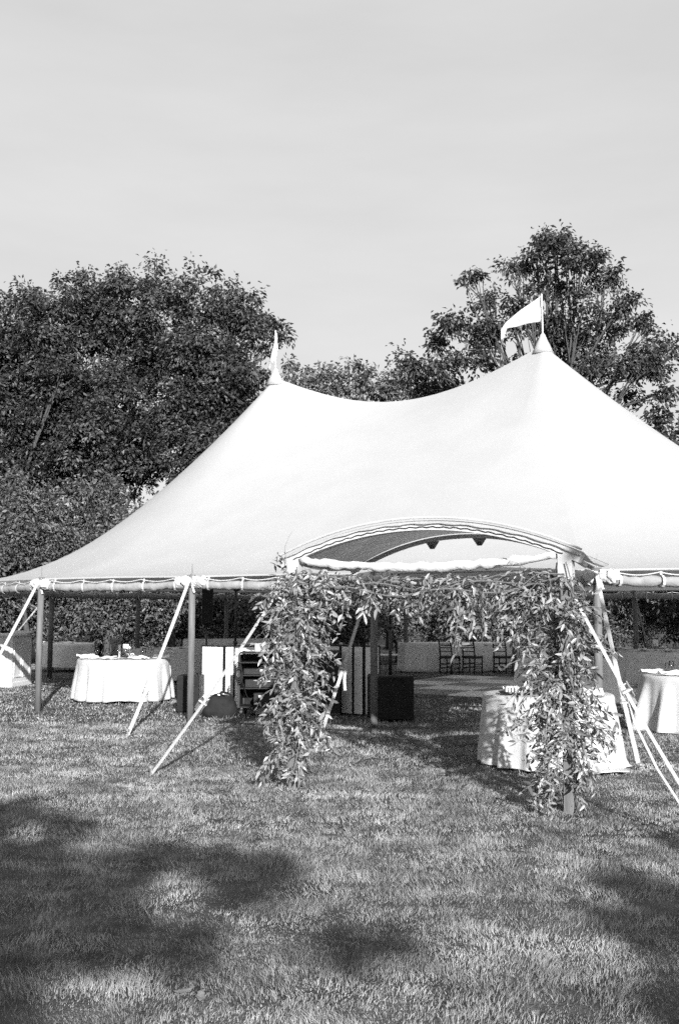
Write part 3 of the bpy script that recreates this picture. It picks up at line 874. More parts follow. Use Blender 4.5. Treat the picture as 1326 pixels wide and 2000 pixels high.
# ------------------------------------------------------------------ leafy garland on the arch
def build_garland():
    r = np.random.default_rng(17)
    ax = (HR - HL).normalized(); fw = Vector((-ax.y, ax.x, 0))
    if fw.y < 0: fw = -fw
    A3, F3 = np.array(ax), np.array(fw)
    gar = thing('leafy_garland', 'thick garland of long glossy leaves wound over the entrance arch', 'garland', (HL + HR) / 2)
    C, D, N, L = [], [], [], []
    stems = MB()
    def sprig(p, d, length, droop, nl, ll):
        p = np.array(p, float); d = unit(np.array(d, float))
        pts = [p.copy()]
        step = length / 6
        dd = d.copy()
        for k in range(6):
            dd = unit(dd + np.array([0, 0, -droop * .3]) + r.normal(size=3) * .12)
            p = p + dd * step
            pts.append(p.copy())
        pts = np.array(pts)
        stems.tube([Vector(q) for q in pts], [.0035] * 4 + [.0025, .002, .001], 4, False)
        side = unit(np.cross(d, [0, 0, 1.0]) + r.normal(size=3) * .3)
        for k in range(nl):
            u = (k + .6) / nl * 5.99; i = int(u); q = pts[i] + (pts[i + 1] - pts[i]) * (u - i)
            t = unit(pts[i + 1] - pts[i])
            s = side * (1 if k % 2 else -1)
            ld = unit(t * .6 + s * .8 + np.array([0, 0, -.35]) + r.normal(size=3) * .55)
            C.append(q); D.append(ld); N.append(unit(np.cross(ld, t) * (1 if k % 2 else -1) + r.normal(size=3) * .9)); L.append(ll * r.uniform(.5, 1.35))
    def column(foot, profile, n):
        # profile: (z, offset along arch, half width, weight)
        zs = np.array([q[0] for q in profile]); of = np.array([q[1] for q in profile]); hw = np.array([q[2] for q in profile]); wt = np.array([q[3] for q in profile])
        k = 0
        while k < n:
            z = r.uniform(zs.min(), zs.max())
            if r.random() > np.interp(z, zs, wt): continue
            k += 1
            o, h = np.interp(z, zs, of), np.interp(z, zs, hw)
            a = r.uniform(0, 2 * PI)
            rad = h * r.uniform(.05, .45)
            p = np.array(foot) + A3 * (o + rad * math.cos(a)) + F3 * (rad * .7 * math.sin(a) - .04) + np.array([0, 0, z])
            d = A3 * math.cos(a) + F3 * .8 * math.sin(a) + np.array([0, 0, r.uniform(-.5, .55)])
            sprig(p, d, h * r.uniform(.6, 1.15), r.uniform(.3, 1.1), int(r.integers(9, 14)), .072)
    column(HL, [(.16, .02, .18, .25), (.3, -.02, .14, .3), (.42, -.02, .20, .5), (.6, .02, .28, .75), (.85, .05, .32, 1), (1.1, .03, .34, 1), (1.4, .04, .36, 1), (1.7, .03, .38, 1), (2.0, .05, .34, 1)], 300)
    column(HR, [(.10, -.12, .24, .8), (.3, -.08, .28, .8), (.5, -.05, .34, .9), (.75, .0, .42, 1), (1.0, -.06, .38, 1), (1.3, -.10, .34, 1), (1.6, -.10, .38, 1), (1.9, -.15, .40, 1), (2.0, -.15, .38, 1)], 345)
    # swag under the cloth roll
    for k in range(125):
        u = float(np.clip(r.choice([.06, .16, .27, .42, .53, .63, .74, .86, .95]) + r.normal() * .045, 0, 1))
        lim = np.interp(u, [0, .12, .25, .4, .55, .7, .85, 1], [.50, .45, .34, .10, .20, .34, .36, .60])
        z = HZ - .06 - .05 * math.sin(PI * u) - lim * r.random() * .55
        p = np.array(HL.lerp(HR, u)) + np.array([0, 0, z]) - F3 * r.uniform(-.05, .12)
        d = A3 * r.choice([-1, 1]) * r.uniform(.3, 1) - F3 * r.uniform(-.3, .6) + np.array([0, 0, r.uniform(-.7, .35)])
        sprig(p, d, r.uniform(.16, .34), r.uniform(.3, 1.0), int(r.integers(8, 13)), .072)
    # hanging sprays
    for u, z0, ln in ((.31, 1.82, .24), (.44, 1.86, .26), (.52, 1.86, .30), (.60, 1.86, .34), (.645, 1.84, .55), (.66, 1.8, .52), (.63, 1.62, .34), (.72, 1.8, .45), (.76, 1.78, .5), (.82, 1.75, .5), (.88, 1.7, .55)):
        p = np.array(HL.lerp(HR, u)) + np.array([0, 0, z0]) - F3 * .04
        for q in range(3):
            sprig(p + r.normal(size=3) * .02, A3 * r.uniform(-.35, .35) + np.array([0, 0, -1.0]), ln * r.uniform(.6, 1.05), .6, int(r.integers(9, 13)), .09)
    # spray reaching right from the left post along the inner strap
    for q in range(7):
        sprig(np.array(HL) + A3 * .18 + np.array([0, 0, .75 + r.normal() * .1]), A3 + np.array([0, 0, r.uniform(-.3, .2)]) - F3 * .1, .32, .9, 10, .09)
    for q in range(5):
        sprig(np.array(HL) - A3 * .02 + np.array([0, 0, .3 + r.normal() * .05]), -A3 * 1.0 - F3 * .4 + np.array([0, 0, -.1]), .36, .5, 9, .08)
    # long bare vines wound down the posts
    for foot, ph in ((HL, 0), (HL, 2.2), (HR, 1.0), (HR, 3.4)):
        pts = [Vector(foot) + ax * (.09 * math.sin(z * 4 + ph)) - fw * (.06 + .05 * math.cos(z * 3.1 + ph)) + Vector((0, 0, z)) for z in np.linspace(.05, 2.05, 34)]
        stems.tube(pts, .006, 5)
    for k in range(3):
        pts = [HL.lerp(HR, u) - fw * (.06 + .03 * k) + Vector((0, 0, HZ - .1 - .08 * math.sin(PI * u) - .05 * k + .03 * math.sin(u * 17 + k * 2))) for u in np.linspace(0, 1, 40)]
        stems.tube(pts, .007, 5)
    # one twig sticking up past the canopy's left end
    tw = HL - ax * .04 - fw * .1 + Vector((0, 0, HZ))
    stems.tube([tw, tw + Vector((-.01, 0, .16)), tw + Vector((.03, 0, .26)), tw + Vector((.06, 0, .31))], [.004, .003, .002, .001], 4)
    for q in range(5): sprig(np.array(tw) + np.array([-.02, 0, .03]), [-.4 + r.normal() * .3, -.3, .8], .1, .5, 3, .06)
    so = stems.build('stem', 'stem', gar); so['kind'] = 'stuff'
    C, D, N, L = np.array(C), np.array(D), np.array(N), np.array(L)
    keep = C[:, 2] > .03
    C, D, N, L = C[keep], D[keep], N[keep], L[keep]
    # the nearest 280 leaves are separate pieces, the rest one mass
    front = (C @ -F3) + 0.0
    side_l = (C - np.array(HL)) @ A3
    order = np.argsort(-(front - 0.0))
    pick = np.concatenate([order[:280]])
    rest = np.setdiff1d(np.arange(len(C)), pick)
    def leaf_shape(C, D, N, L):
        """six-vertex pointed blade with a folded midrib, slightly arched"""
        D = unit(D); S = unit(np.cross(D, N)); U = np.cross(S, D)
        l = L[:, None]; w = l * .36
        v = np.stack([C, C + D * l * .3 + S * w * .46 + U * w * .16, C + D * l * .3 - U * w * .05, C + D * l * .3 - S * w * .46 + U * w * .16,
                      C + D * l * .68 + S * w * .34 + U * w * .10 - U * l * .03, C + D * l * .68 - U * l * .05, C + D * l * .68 - S * w * .34 + U * w * .10 - U * l * .03, C + D * l - U * l * .13], 1)
        n = len(C); b = (np.arange(n) * 8)[:, None]
        tri = [(0, 1, 2), (0, 2, 3), (1, 4, 5), (1, 5, 2), (2, 5, 6), (2, 6, 3), (4, 7, 5), (5, 7, 6)]
        f = np.concatenate([b + np.array([t]) for t in tri], 0)
        return v.reshape(-1, 3), f
    o3 = np.array(origin(gar))
    V, F = leaf_shape(C[rest], D[rest], N[rest], L[rest])
    fo = np_mesh('foliage', V - o3, F, 'garland', gar); fo['kind'] = 'stuff'
    V, F = leaf_shape(np.zeros((1, 3)), np.array([[0, 1.0, 0]]), np.array([[0, 0, 1.0]]), np.array([1.0]))
    me = bpy.data.meshes.new('leaf'); me.from_pydata([tuple(p) for p in V], [], [tuple(f) for f in F]); me.materials.append(M['garland'])
    for i in pick:
        d = unit(D[i]); s = unit(np.cross(d, N[i])); u = np.cross(s, d)
        o = bpy.data.objects.new('leaf', me); COL.objects.link(o); o.parent = gar
        m4 = Matrix((Vector(s) * L[i], Vector(d) * L[i], Vector(u) * L[i])).transposed().to_4x4()
        m4.translation = Vector(C[i] - o3)
        o.matrix_local = m4
build_garland()

# ------------------------------------------------------------------ tables
def cloth(name, R, H, seed, flare=.10, folds=9, amp=.05, hang=0.0, puddle=None, ell=1.0):
    """A round cloth: flat top, soft rolled edge, gathered falls."""
    r = np.random.default_rng(seed)
    th = np.linspace(0, 2 * PI, 145)
    ph = r.uniform(0, 2 * PI, 4)
    wob = np.sin(folds * th + ph[0] + .8 * np.sin(2 * th + ph[1])) * .62 + np.sin((folds * 2 - 3) * th + ph[2]) * .28 + np.sin(3 * th + ph[3]) * .3
    wob = np.sign(wob) * np.abs(wob) ** .8
    wob[-1] = wob[0]
    prof = [(0.02, H), (.5 * R, H), (.9 * R, H), (.975 * R, H - .004), (R, H - .03), (R * 1.004, H - .08)]
    rows = []
    for rr, z in prof:
        rows.append([(rr * math.cos(a), rr * math.sin(a) * ell, z) for a in th])
    K = 14
    for k in range(1, K + 1):
        u = k / K
        z = (H - .08) * (1 - u) + hang * u
        row = []
        for a, w in zip(th, wob):
            rr = R * 1.004 + flare * u ** 1.1 + amp * w * min(1, u * 1.3 + .12)
            zz = z
            if u > .93: zz = z + max(0, .025 * math.sin(5 * a + ph[1]))
            if puddle is not None:
                g = math.exp(-((a - puddle[0] + PI) % (2 * PI) - PI) ** 2 / puddle[2] ** 2)
                if u > .72: rr += puddle[1] * g * ((u - .72) / .28) ** 1.2; zz = max(zz * (1 - .8 * g), .03 + .03 * math.sin(11 * a) * g * (1 - (u - .72) / .28) + .012)
            row.append((rr * math.cos(a), rr * math.sin(a) * ell, max(zz, .008)))
        rows.append(row)
    return MB().grid(rows)

def round_table(label, clabel, px, dep, R, seed, mtl, group, **kw):
    H = kw.pop('H', .765)
    c = spot(px, dep)
    t = thing('round_table', label, 'table', c, 0, group)
    top = MB(); top.lathe([(R - .03, H - .045), (R - .012, H - .04), (R - .012, H - .012), (R - .03, H - .008)], (0, 0, 0), 36); top.build('table_top', 'wood', t, world=False)
    for k in range(4):
        a = k * PI / 2 + .4
        MB().tube([(R * .55 * math.cos(a), R * .55 * math.sin(a), 0), (R * .5 * math.cos(a), R * .5 * math.sin(a), H - .045)], .016, 8).build('leg', 'dark_metal', t, world=False)
    mb = cloth('tablecloth', R, H, seed, **kw)
    o = mb.build('tablecloth', mtl, None, smooth=True); o.location = c
    tag(o, clabel, 'tablecloth')
    so = o.modifiers.new('thick', 'SOLIDIFY'); so.thickness = .004; so.offset = 1
    return c + Vector((0, 0, H + .006))

GW, GG = 'sunlit tables with white cloths', 'shaded tables with grey cloths'
TL = round_table('round dining table hidden under the sunlit white cloth between the two left poles', 'sunlit white cloth on the left dining table, crossed by a slanting shadow', 247, 20.0, .84, 101, 'linen', GW, flare=.07, folds=17, amp=.05, hang=.03)
TW = round_table('round welcome table under a white cloth behind the right leafy post', 'white cloth dappled with leaf shadows, pooling on the grass behind the right leafy post', 1066, 11.75, .70, 102, 'linen', GW, flare=.04, folds=15, amp=.065, puddle=(-1.0, .22, .55))
TR = round_table('round dining table under a white cloth at the right edge', 'sunlit white cloth with deep folds on the table cut by the right edge', 1354, 15.3, .76, 103, 'linen', GW, flare=.15, folds=13, amp=.09)
TG1 = round_table('round table under a short grey cloth beside the bar', 'short grey cloth on the shaded table beside the bar', 138, 29.3, .70, 104, 'grey_linen', GG, flare=.03, folds=7, amp=.04, hang=.12)
TG2 = round_table('round table under a grey cloth right behind the sunlit left table', 'grey cloth hanging full length right behind the sunlit left table', 322, 25.2, .72, 105, 'grey_linen', GG, flare=.07, folds=10, amp=.04, hang=.04)
TG3 = round_table('wide round table under a grey cloth, half hidden by the right leafy post', 'grey cloth on the wide table half hidden by the right leafy post', 1102, 21.0, .93, 106, 'grey_linen', GG, flare=.09, folds=20, amp=.06)
TG4 = round_table('round table under a grey cloth set with glasses at the right edge', 'grey cloth with deep folds on the glass-laden table at the right edge', 1292, 25.0, 1.05, 107, 'grey_linen', GG, flare=.07, folds=22, amp=.06)

def long_table(label, clabel, p0, p1, wid, H, mtl, seed, bunch=True):
    p0, p1 = Vector(p0), Vector(p1)
    c = (p0 + p1) / 2; ax = (p1 - p0); Ln = ax.length; rz = math.atan2(ax.y, ax.x)
    t = thing('long_table', label, 'table', c, rz)
    MB().box((-Ln / 2 + .02, -wid / 2 + .02, H - .04), (Ln / 2 - .02, wid / 2 - .02, H - .01), None, .006).build('table_top', 'wood', t, world=False)
    for sx in (-1, 1):
        for sy in (-1, 1):
            MB().tube([(sx * (Ln / 2 - .15), sy * (wid / 2 - .12), 0), (sx * (Ln / 2 - .15), sy * (wid / 2 - .12), H - .04)], .018, 8).build('leg', 'dark_metal', t, world=False)
    r = np.random.default_rng(seed)
    per = []
    K = 60
    hx, hy = Ln / 2, wid / 2
    for k in range(4 * K):
        s, u = divmod(k, K); u = u / K
        x, y = [(-hx + 2 * hx * u, -hy), (hx, -hy + 2 * hy * u), (hx - 2 * hx * u, hy), (-hx, hy - 2 * hy * u)][s]
        per.append((x, y, s, k))
    per.append(per[0])
    nx = {0: (0, -1), 1: (1, 0), 2: (0, 1), 3: (-1, 0)}
    ph = r.uniform(0, 6, 3)
    rows = [[(x * .02, y * .02, H) for x, y, s, k in per], [(x * .985, y * .97, H) for x, y, s, k in per], [(x, y, H - .02) for x, y, s, k in per]]
    for j in range(1, 9):
        u = j / 8
        row = []
        for x, y, s, k in per:
            w = (math.sin(k * .55 + ph[0]) * .5 + math.sin(k * .23 + ph[1]) * .6) * .022 * u + .03 * u
            row.append((x + nx[s][0] * w, y + nx[s][1] * w, (H - .02) * (1 - u) + .02 + .008 * math.sin(k * .3 + ph[2])))
        rows.append(row)
    o = MB().grid(rows).build('tablecloth', mtl, None, smooth=True)
    o.location = c; o.rotation_euler = (0, 0, rz)
    tag(o, clabel, 'tablecloth')
    so = o.modifiers.new('thick', 'SOLIDIFY'); so.thickness = .004; so.offset = 1
    return c
long_table('long head table under a grey cloth behind the row of dark chairs', 'grey cloth over the long head table behind the row of dark chairs', spot(784, 29.5), spot(1028, 30.1), .8, .80, 'grey_linen', 1)
long_table('long table under a grey cloth behind the white booth panels', 'dark grey cloth over the long table behind the white booth panels', spot(368, 27.6), spot(560, 28.6), .8, .92, 'grey_linen', 2)

# far sunlit bench end seen between the middle pole and the head table
def far_bench():
    c = spot(760, 33.2)
    t = thing('garden_bench', 'small white bench in the sun beyond the tent, left of the head table', 'bench', c, .1)
    for k in range(4):
        MB().box((-.42, -.2 + k * .1, .30 + .0), (.36, -.112 + k * .1, .34), None, .004).build('slat', 'board', t, world=False)
    for x in (-.36, .3):
        for y in (-.16, .16):
            MB().box((x - .025, y - .025, 0), (x + .025, y + .025, .30), None, .004).build('leg', 'board', t, world=False)
    R = Matrix.Rotation(-.3, 4, 'Y'); R.translation = Vector((.36, -.1, .3))
    MB().box((-.02, -.03, 0), (.02, .03, .28), R, .004).build('armrest', 'board', t, world=False)
far_bench()

# ------------------------------------------------------------------ chairs
def make_chair(label, loc, rz):
    t = thing('chiavari_chair', label, 'chair', loc, rz, 'dark chairs along the head table')
    W, Dp, SH, BH = .19, .19, .45, .92
    for s in (-1, 1):
        # front leg (towards -y is the back of the chair: the sitter faces +y)
        MB().tube([(s * W, Dp, 0), (s * W, Dp, SH)], [.017, .021], 8).build('leg', 'wood_dark', t, True, False)
        MB().tube([(s * W * .92, -Dp - .04, 0), (s * W * .92, -Dp, SH), (s * W * .92, -Dp - .03, SH + .2), (s * W * .92, -Dp - .09, BH)], [.018, .022, .02, .016], 8).build('back_leg', 'wood_dark', t, True, False)
    MB().box((-W - .02, -Dp - .015, SH - .05), (W + .02, Dp + .02, SH + .02), None, .012).build('seat', 'wood_dark', t, False, False)
    for z, y in ((SH + .14, -Dp - .02), (SH + .24, -Dp - .037), (SH + .30, -Dp - .05), (BH - .02, -Dp - .088)):
        MB().tube([(-W * .92, y, z), (0, y - .015, z), (W * .92, y, z)], (.012 if z < BH - .1 else .016), 7).build('back_rail', 'wood_dark', t, True, False)
    for k in range(6):
        x = -W * .8 + k * W * 1.6 / 5
        MB().tube([(x, -Dp - .055, SH + .30), (x, -Dp - .095, BH - .02)], .009, 6).build('spindle', 'wood_dark', t, True, False)
    for z in (.14, .24):
        for s in (-1, 1):
            MB().tube([(s * W, Dp, z), (s * W * .92, -Dp - .02, z)], .011, 6).build('stretcher', 'wood_dark', t, True, False)
        MB().tube([(-W, Dp, z + .03), (W, Dp, z + .03)], .011, 6).build('stretcher', 'wood_dark', t, True, False)
        MB().tube([(-W * .92, -Dp - .02, z + .03), (W * .92, -Dp - .02, z + .03)], .011, 6).build('stretcher', 'wood_dark', t, True, False)
    return t
HT = math.atan2(2.4, 5.4)
ch0 = make_chair('leftmost dark spindle-back chair at the head table', spot(877, 28.8), -.62)
for px, dep, rz, lab in ((921, 28.9, -.62, 'dark spindle-back chair second from the left at the head table, under a hanging leaf spray'),
                         (980, 29.0, -.55, 'dark spindle-back chair third from the left at the head table'),
                         (1022, 29.2, -.5, 'dark spindle-back chair fourth from the left, partly behind the wide grey-clothed table'),
                         (1050, 29.3, -.5, 'dark spindle-back chair furthest right, mostly behind the right leafy post')):
    copy_tree(ch0, spot(px, dep), rz, lab)

# ------------------------------------------------------------------ dance floor
def dance_floor():
    t = thing('dance_floor', 'checkered light and grey dance floor of square panels in the middle of the tent', 'dance floor', T((FLOOR_T0 + FLOOR_T1) / 2, (FLOOR_N0 + FLOOR_N1) / 2))
    nt, nn = 6, 5
    ws, wn_ = (FLOOR_T1 - FLOOR_T0) / nt, (FLOOR_N1 - FLOOR_N0) / nn
    rot = math.atan2(TD.y, TD.x)
    meshes = {}
    for m_ in ('panel_light', 'panel_dark'):
        mb = MB().box((-ws / 2 + .003, -wn_ / 2 + .003, .0), (ws / 2 - .003, wn_ / 2 - .003, .03), None, .003)
        me = bpy.data.meshes.new('floor_panel'); me.from_pydata(mb.v, [], mb.f); me.materials.append(M[m_]); meshes[m_] = me
    o0 = origin(t)
    for i in range(nt):
        for j in range(nn):
            o = bpy.data.objects.new('floor_panel', meshes['panel_light' if (i + j) % 2 else 'panel_dark'])
            link(o, t)
            o.location = T(FLOOR_T0 + ws * (i + .5), FLOOR_N0 + wn_ * (j + .5), .004) - o0
            o.rotation_euler = (0, 0, rot)
dance_floor()

# ------------------------------------------------------------------ bar
def bar():
    c = spot(31, 23.2)                                                   # the corner nearest the table
    a = -.15
    t = thing('bar_counter', 'white panelled bar counter cut by the left edge', 'bar', c, a)
    Lx, Dy, H = 2.4, .95, 1.13
    MB().box((-Lx, 0, .06), (0, Dy, H - .05), None, .004).build('cabinet', 'board', t, world=False)
    MB().box((-Lx - .03, -.05, H - .05), (.05, Dy + .03, H), None, .01).build('counter_top', 'board', t, world=False)
    MB().box((-Lx - .01, -.02, 0), (.02, Dy + .01, .10), None, .006).build('plinth', 'board', t, world=False)
    def panel(lo, hi, axis):
        mb = MB()
        w = .035
        if axis == 'x':   # front face, y = 0
            (x0, z0), (x1, z1) = lo, hi
            for q in (((x0, z0), (x1, z0 + w)), ((x0, z1 - w), (x1, z1)), ((x0, z0 + w), (x0 + w, z1 - w)), ((x1 - w, z0 + w), (x1, z1 - w))):
                mb.box((q[0][0], -.016, q[0][1]), (q[1][0], .002, q[1][1]))
        else:
            (y0, z0), (y1, z1) = lo, hi
            for q in (((y0, z0), (y1, z0 + w)), ((y0, z1 - w), (y1, z1)), ((y0, z0 + w), (y0 + w, z1 - w)), ((y1 - w, z0 + w), (y1, z1 - w))):
                mb.box((-.002, q[0][0], q[0][1]), (.016, q[1][0], q[1][1]))
        mb.build('panel_moulding', 'board', t, world=False)
    for k in range(3): panel((-Lx + .08 + k * .78, .2), (-Lx + .76 + k * .78, H - .15), 'x')
    for k in range(2): panel((.07 + k * .43, .2), (.45 + k * .43, H - .15), 'y')
    # small black tray and cooler box on the far end of the top
    o = MB().box((-.2, -.14, 0), (.2, .14, .06), None, .012).build('serving_caddy', 'board', None)
    o.location = c + Vector((.0, .75, H + .001)); tag(o, 'small pale caddy on the far corner of the bar', 'caddy')
bar()

# ------------------------------------------------------------------ sound equipment
def speaker_box(name, label, cat, loc, w, d, h, rz, grille=True, group=None):
    t = thing(name, label, cat, loc, rz, group)
    MB().box((-w / 2, -d / 2, 0), (w / 2, d / 2, h), None, .012).build('cabinet', 'black', t, world=False)
    if grille:
        MB().box((-w / 2 + .02, -d / 2 - .012, .02), (w / 2 - .02, -d / 2 + .002, h - .02), None, .004).build('grille', 'black_cloth', t, world=False)
        for s in (-1, 1):
            MB().box((s * w / 2 - .004, -.06, h * .62), (s * w / 2 + .004, .06, h * .70), None, .002).build('handle', 'dark_metal', t, world=False)
    for sx in (-1, 1):
        for sy in (-1, 1):
            MB().lathe([(.018, -.015), (.02, 0), (.02, .004)], (sx * (w / 2 - .04), sy * (d / 2 - .04), 0), 8).build('foot', 'dark_metal', t, world=False)
    return t
speaker_box('subwoofer', 'black subwoofer box on the grass behind the second front pole', 'speaker', spot(377, 17.75, .015), .36, .5, .58, -.05, group='black subwoofers')
speaker_box('subwoofer', 'large black subwoofer box on the grass right of the unlit middle pole', 'speaker', spot(762, 16.55, .015), .62, .6, .66, .12, group='black subwoofers')

def speaker_pole(label, loc, z0, z1, r_=.018, base=None):
    t = thing('speaker_pole', label, 'stand', loc)
    MB().tube([(0, 0, 0), (0, 0, (z1 - z0) * .55)], r_ * 1.15, 10).build('lower_tube', 'dark_metal', t, True, False)
    MB().tube([(0, 0, (z1 - z0) * .55), (0, 0, z1 - z0)], r_ * .85, 10).build('upper_tube', 'dark_metal', t, True, False)
    MB().lathe([(r_ * 1.2, 0), (r_ * 1.9, .01), (r_ * 1.9, .05), (r_ * 1.2, .06)], (0, 0, (z1 - z0) * .53), 10).build('collar', 'dark_metal', t, True, False)
    if base:
        for k in range(3):
            a = k * 2 * PI / 3 + .5
            MB().tube([(0, 0, .55), (base * math.cos(a), base * math.sin(a), .01)], .012, 8).build('leg', 'dark_metal', t, True, False)
    return t
speaker_pole('black pole standing on the right subwoofer', spot(762, 16.6, .676), .676, 2.0, .022)
s = thing('column_speaker', 'black box speaker on the pole of the right subwoofer, behind the leaves', 'speaker', spot(762, 16.6, 2.0))
MB().box((-.13, -.14, 0), (.13, .14, .48), None, .012).build('cabinet', 'black', s, world=False)
MB().box((-.115, -.15, .015), (.115, -.138, .465), None, .004).build('grille', 'black_cloth', s, world=False)
speaker_pole('black tripod speaker stand behind the white booth panels', spot(406, 19.6), 0, 1.40, .02, .38)
s = thing('column_speaker', 'tall narrow black speaker hanging dark below the eave, right of the second front pole', 'speaker', spot(407, 19.6, 1.40), .1)
MB().box((-.10, -.11, 0), (.10, .11, .72), None, .01).build('cabinet', 'black', s, world=False)
MB().box((-.088, -.12, .015), (.088, -.108, .705), None, .004).build('grille', 'black_cloth', s, world=False)
st = speaker_pole('tall black light stand with tripod legs behind the booth panels', spot(462, 19.2), 0, 1.98, .022, .42)
lamp = thing('stage_lamp', 'black T-shaped lamp head on the tall stand just below the eave', 'lamp', spot(463, 19.2, 1.98))
MB().box((-.17, -.05, .06), (.17, .05, .14), None, .015).build('lamp_bar', 'black', lamp, world=False)
MB().add([(-.10, -.03, .06), (.10, -.03, .06), (.025, -.03, 0), (-.025, -.03, 0), (-.10, .03, .06), (.10, .03, .06), (.025, .03, 0), (-.025, .03, 0)],
         [(0, 1, 2, 3), (7, 6, 5, 4), (0, 4, 5, 1), (1, 5, 6, 2), (2, 6, 7, 3), (3, 7, 4, 0)]).build('yoke', 'black', lamp, world=False)
for k in (-1, 0, 1):
    MB().lathe([(.03, 0), (.045, .02), (.045, .05)], (k * .1, -.09, .08), 10).build('lamp_can', 'black', lamp, world=False)

def facade(label, pts, H, first_gap):
    t = thing('booth_facade', label, 'screen', Vector(pts[0]), 0, 'folding booth screens')
    o0 = origin(t)
    for i in range(len(pts) - 1):
        a, b = Vector(pts[i]), Vector(pts[i + 1])
        ax = b - a; L = ax.length; R = Matrix.Rotation(math.atan2(ax.y, ax.x), 4, 'Z'); R.translation = a
        fr = .022
        mb = MB()
        mb.box((0, -.012, .0), (fr, .012, H), R); mb.box((L - fr, -.012, 0), (L, .012, H), R)
        mb.box((fr, -.012, H - fr), (L - fr, .012, H), R); mb.box((fr, -.012, .0), (L - fr, .012, fr), R)
        f = mb.build('panel_frame', 'black', t)
        MB().box((fr - .002, -.006, fr - .002), (L - fr + .002, .004, H - fr + .002), R).build('scrim', 'scrim', f)
facade('white fabric booth screen with black frames, sunlit, left of the rolling rack', [spot(397, 18.35), spot(441, 18.1), spot(460, 18.3), spot(530, 18.1)], 1.06, 0)
facade('pale booth screen with black frames in shade, left of the unlit middle pole', [spot(628, 17.6), spot(666, 17.4), spot(691, 17.3), spot(711, 17.15), spot(742, 17.25)], 1.10, 0)
# the dark case standing behind the leafy post
o = thing('flight_case', 'tall black equipment case in shade between the left leafy post and the pale booth screen', 'case', spot(640, 17.2, 0), .05)
MB().box((-.20, -.2, .02), (.20, .2, 1.02), None, .012).build('shell', 'black', o, world=False)
for z in (.02, .98):
    MB().box((-.205, -.205, z), (.205, .205, z + .03), None, .004).build('edge_trim', 'dark_metal', o, world=False)

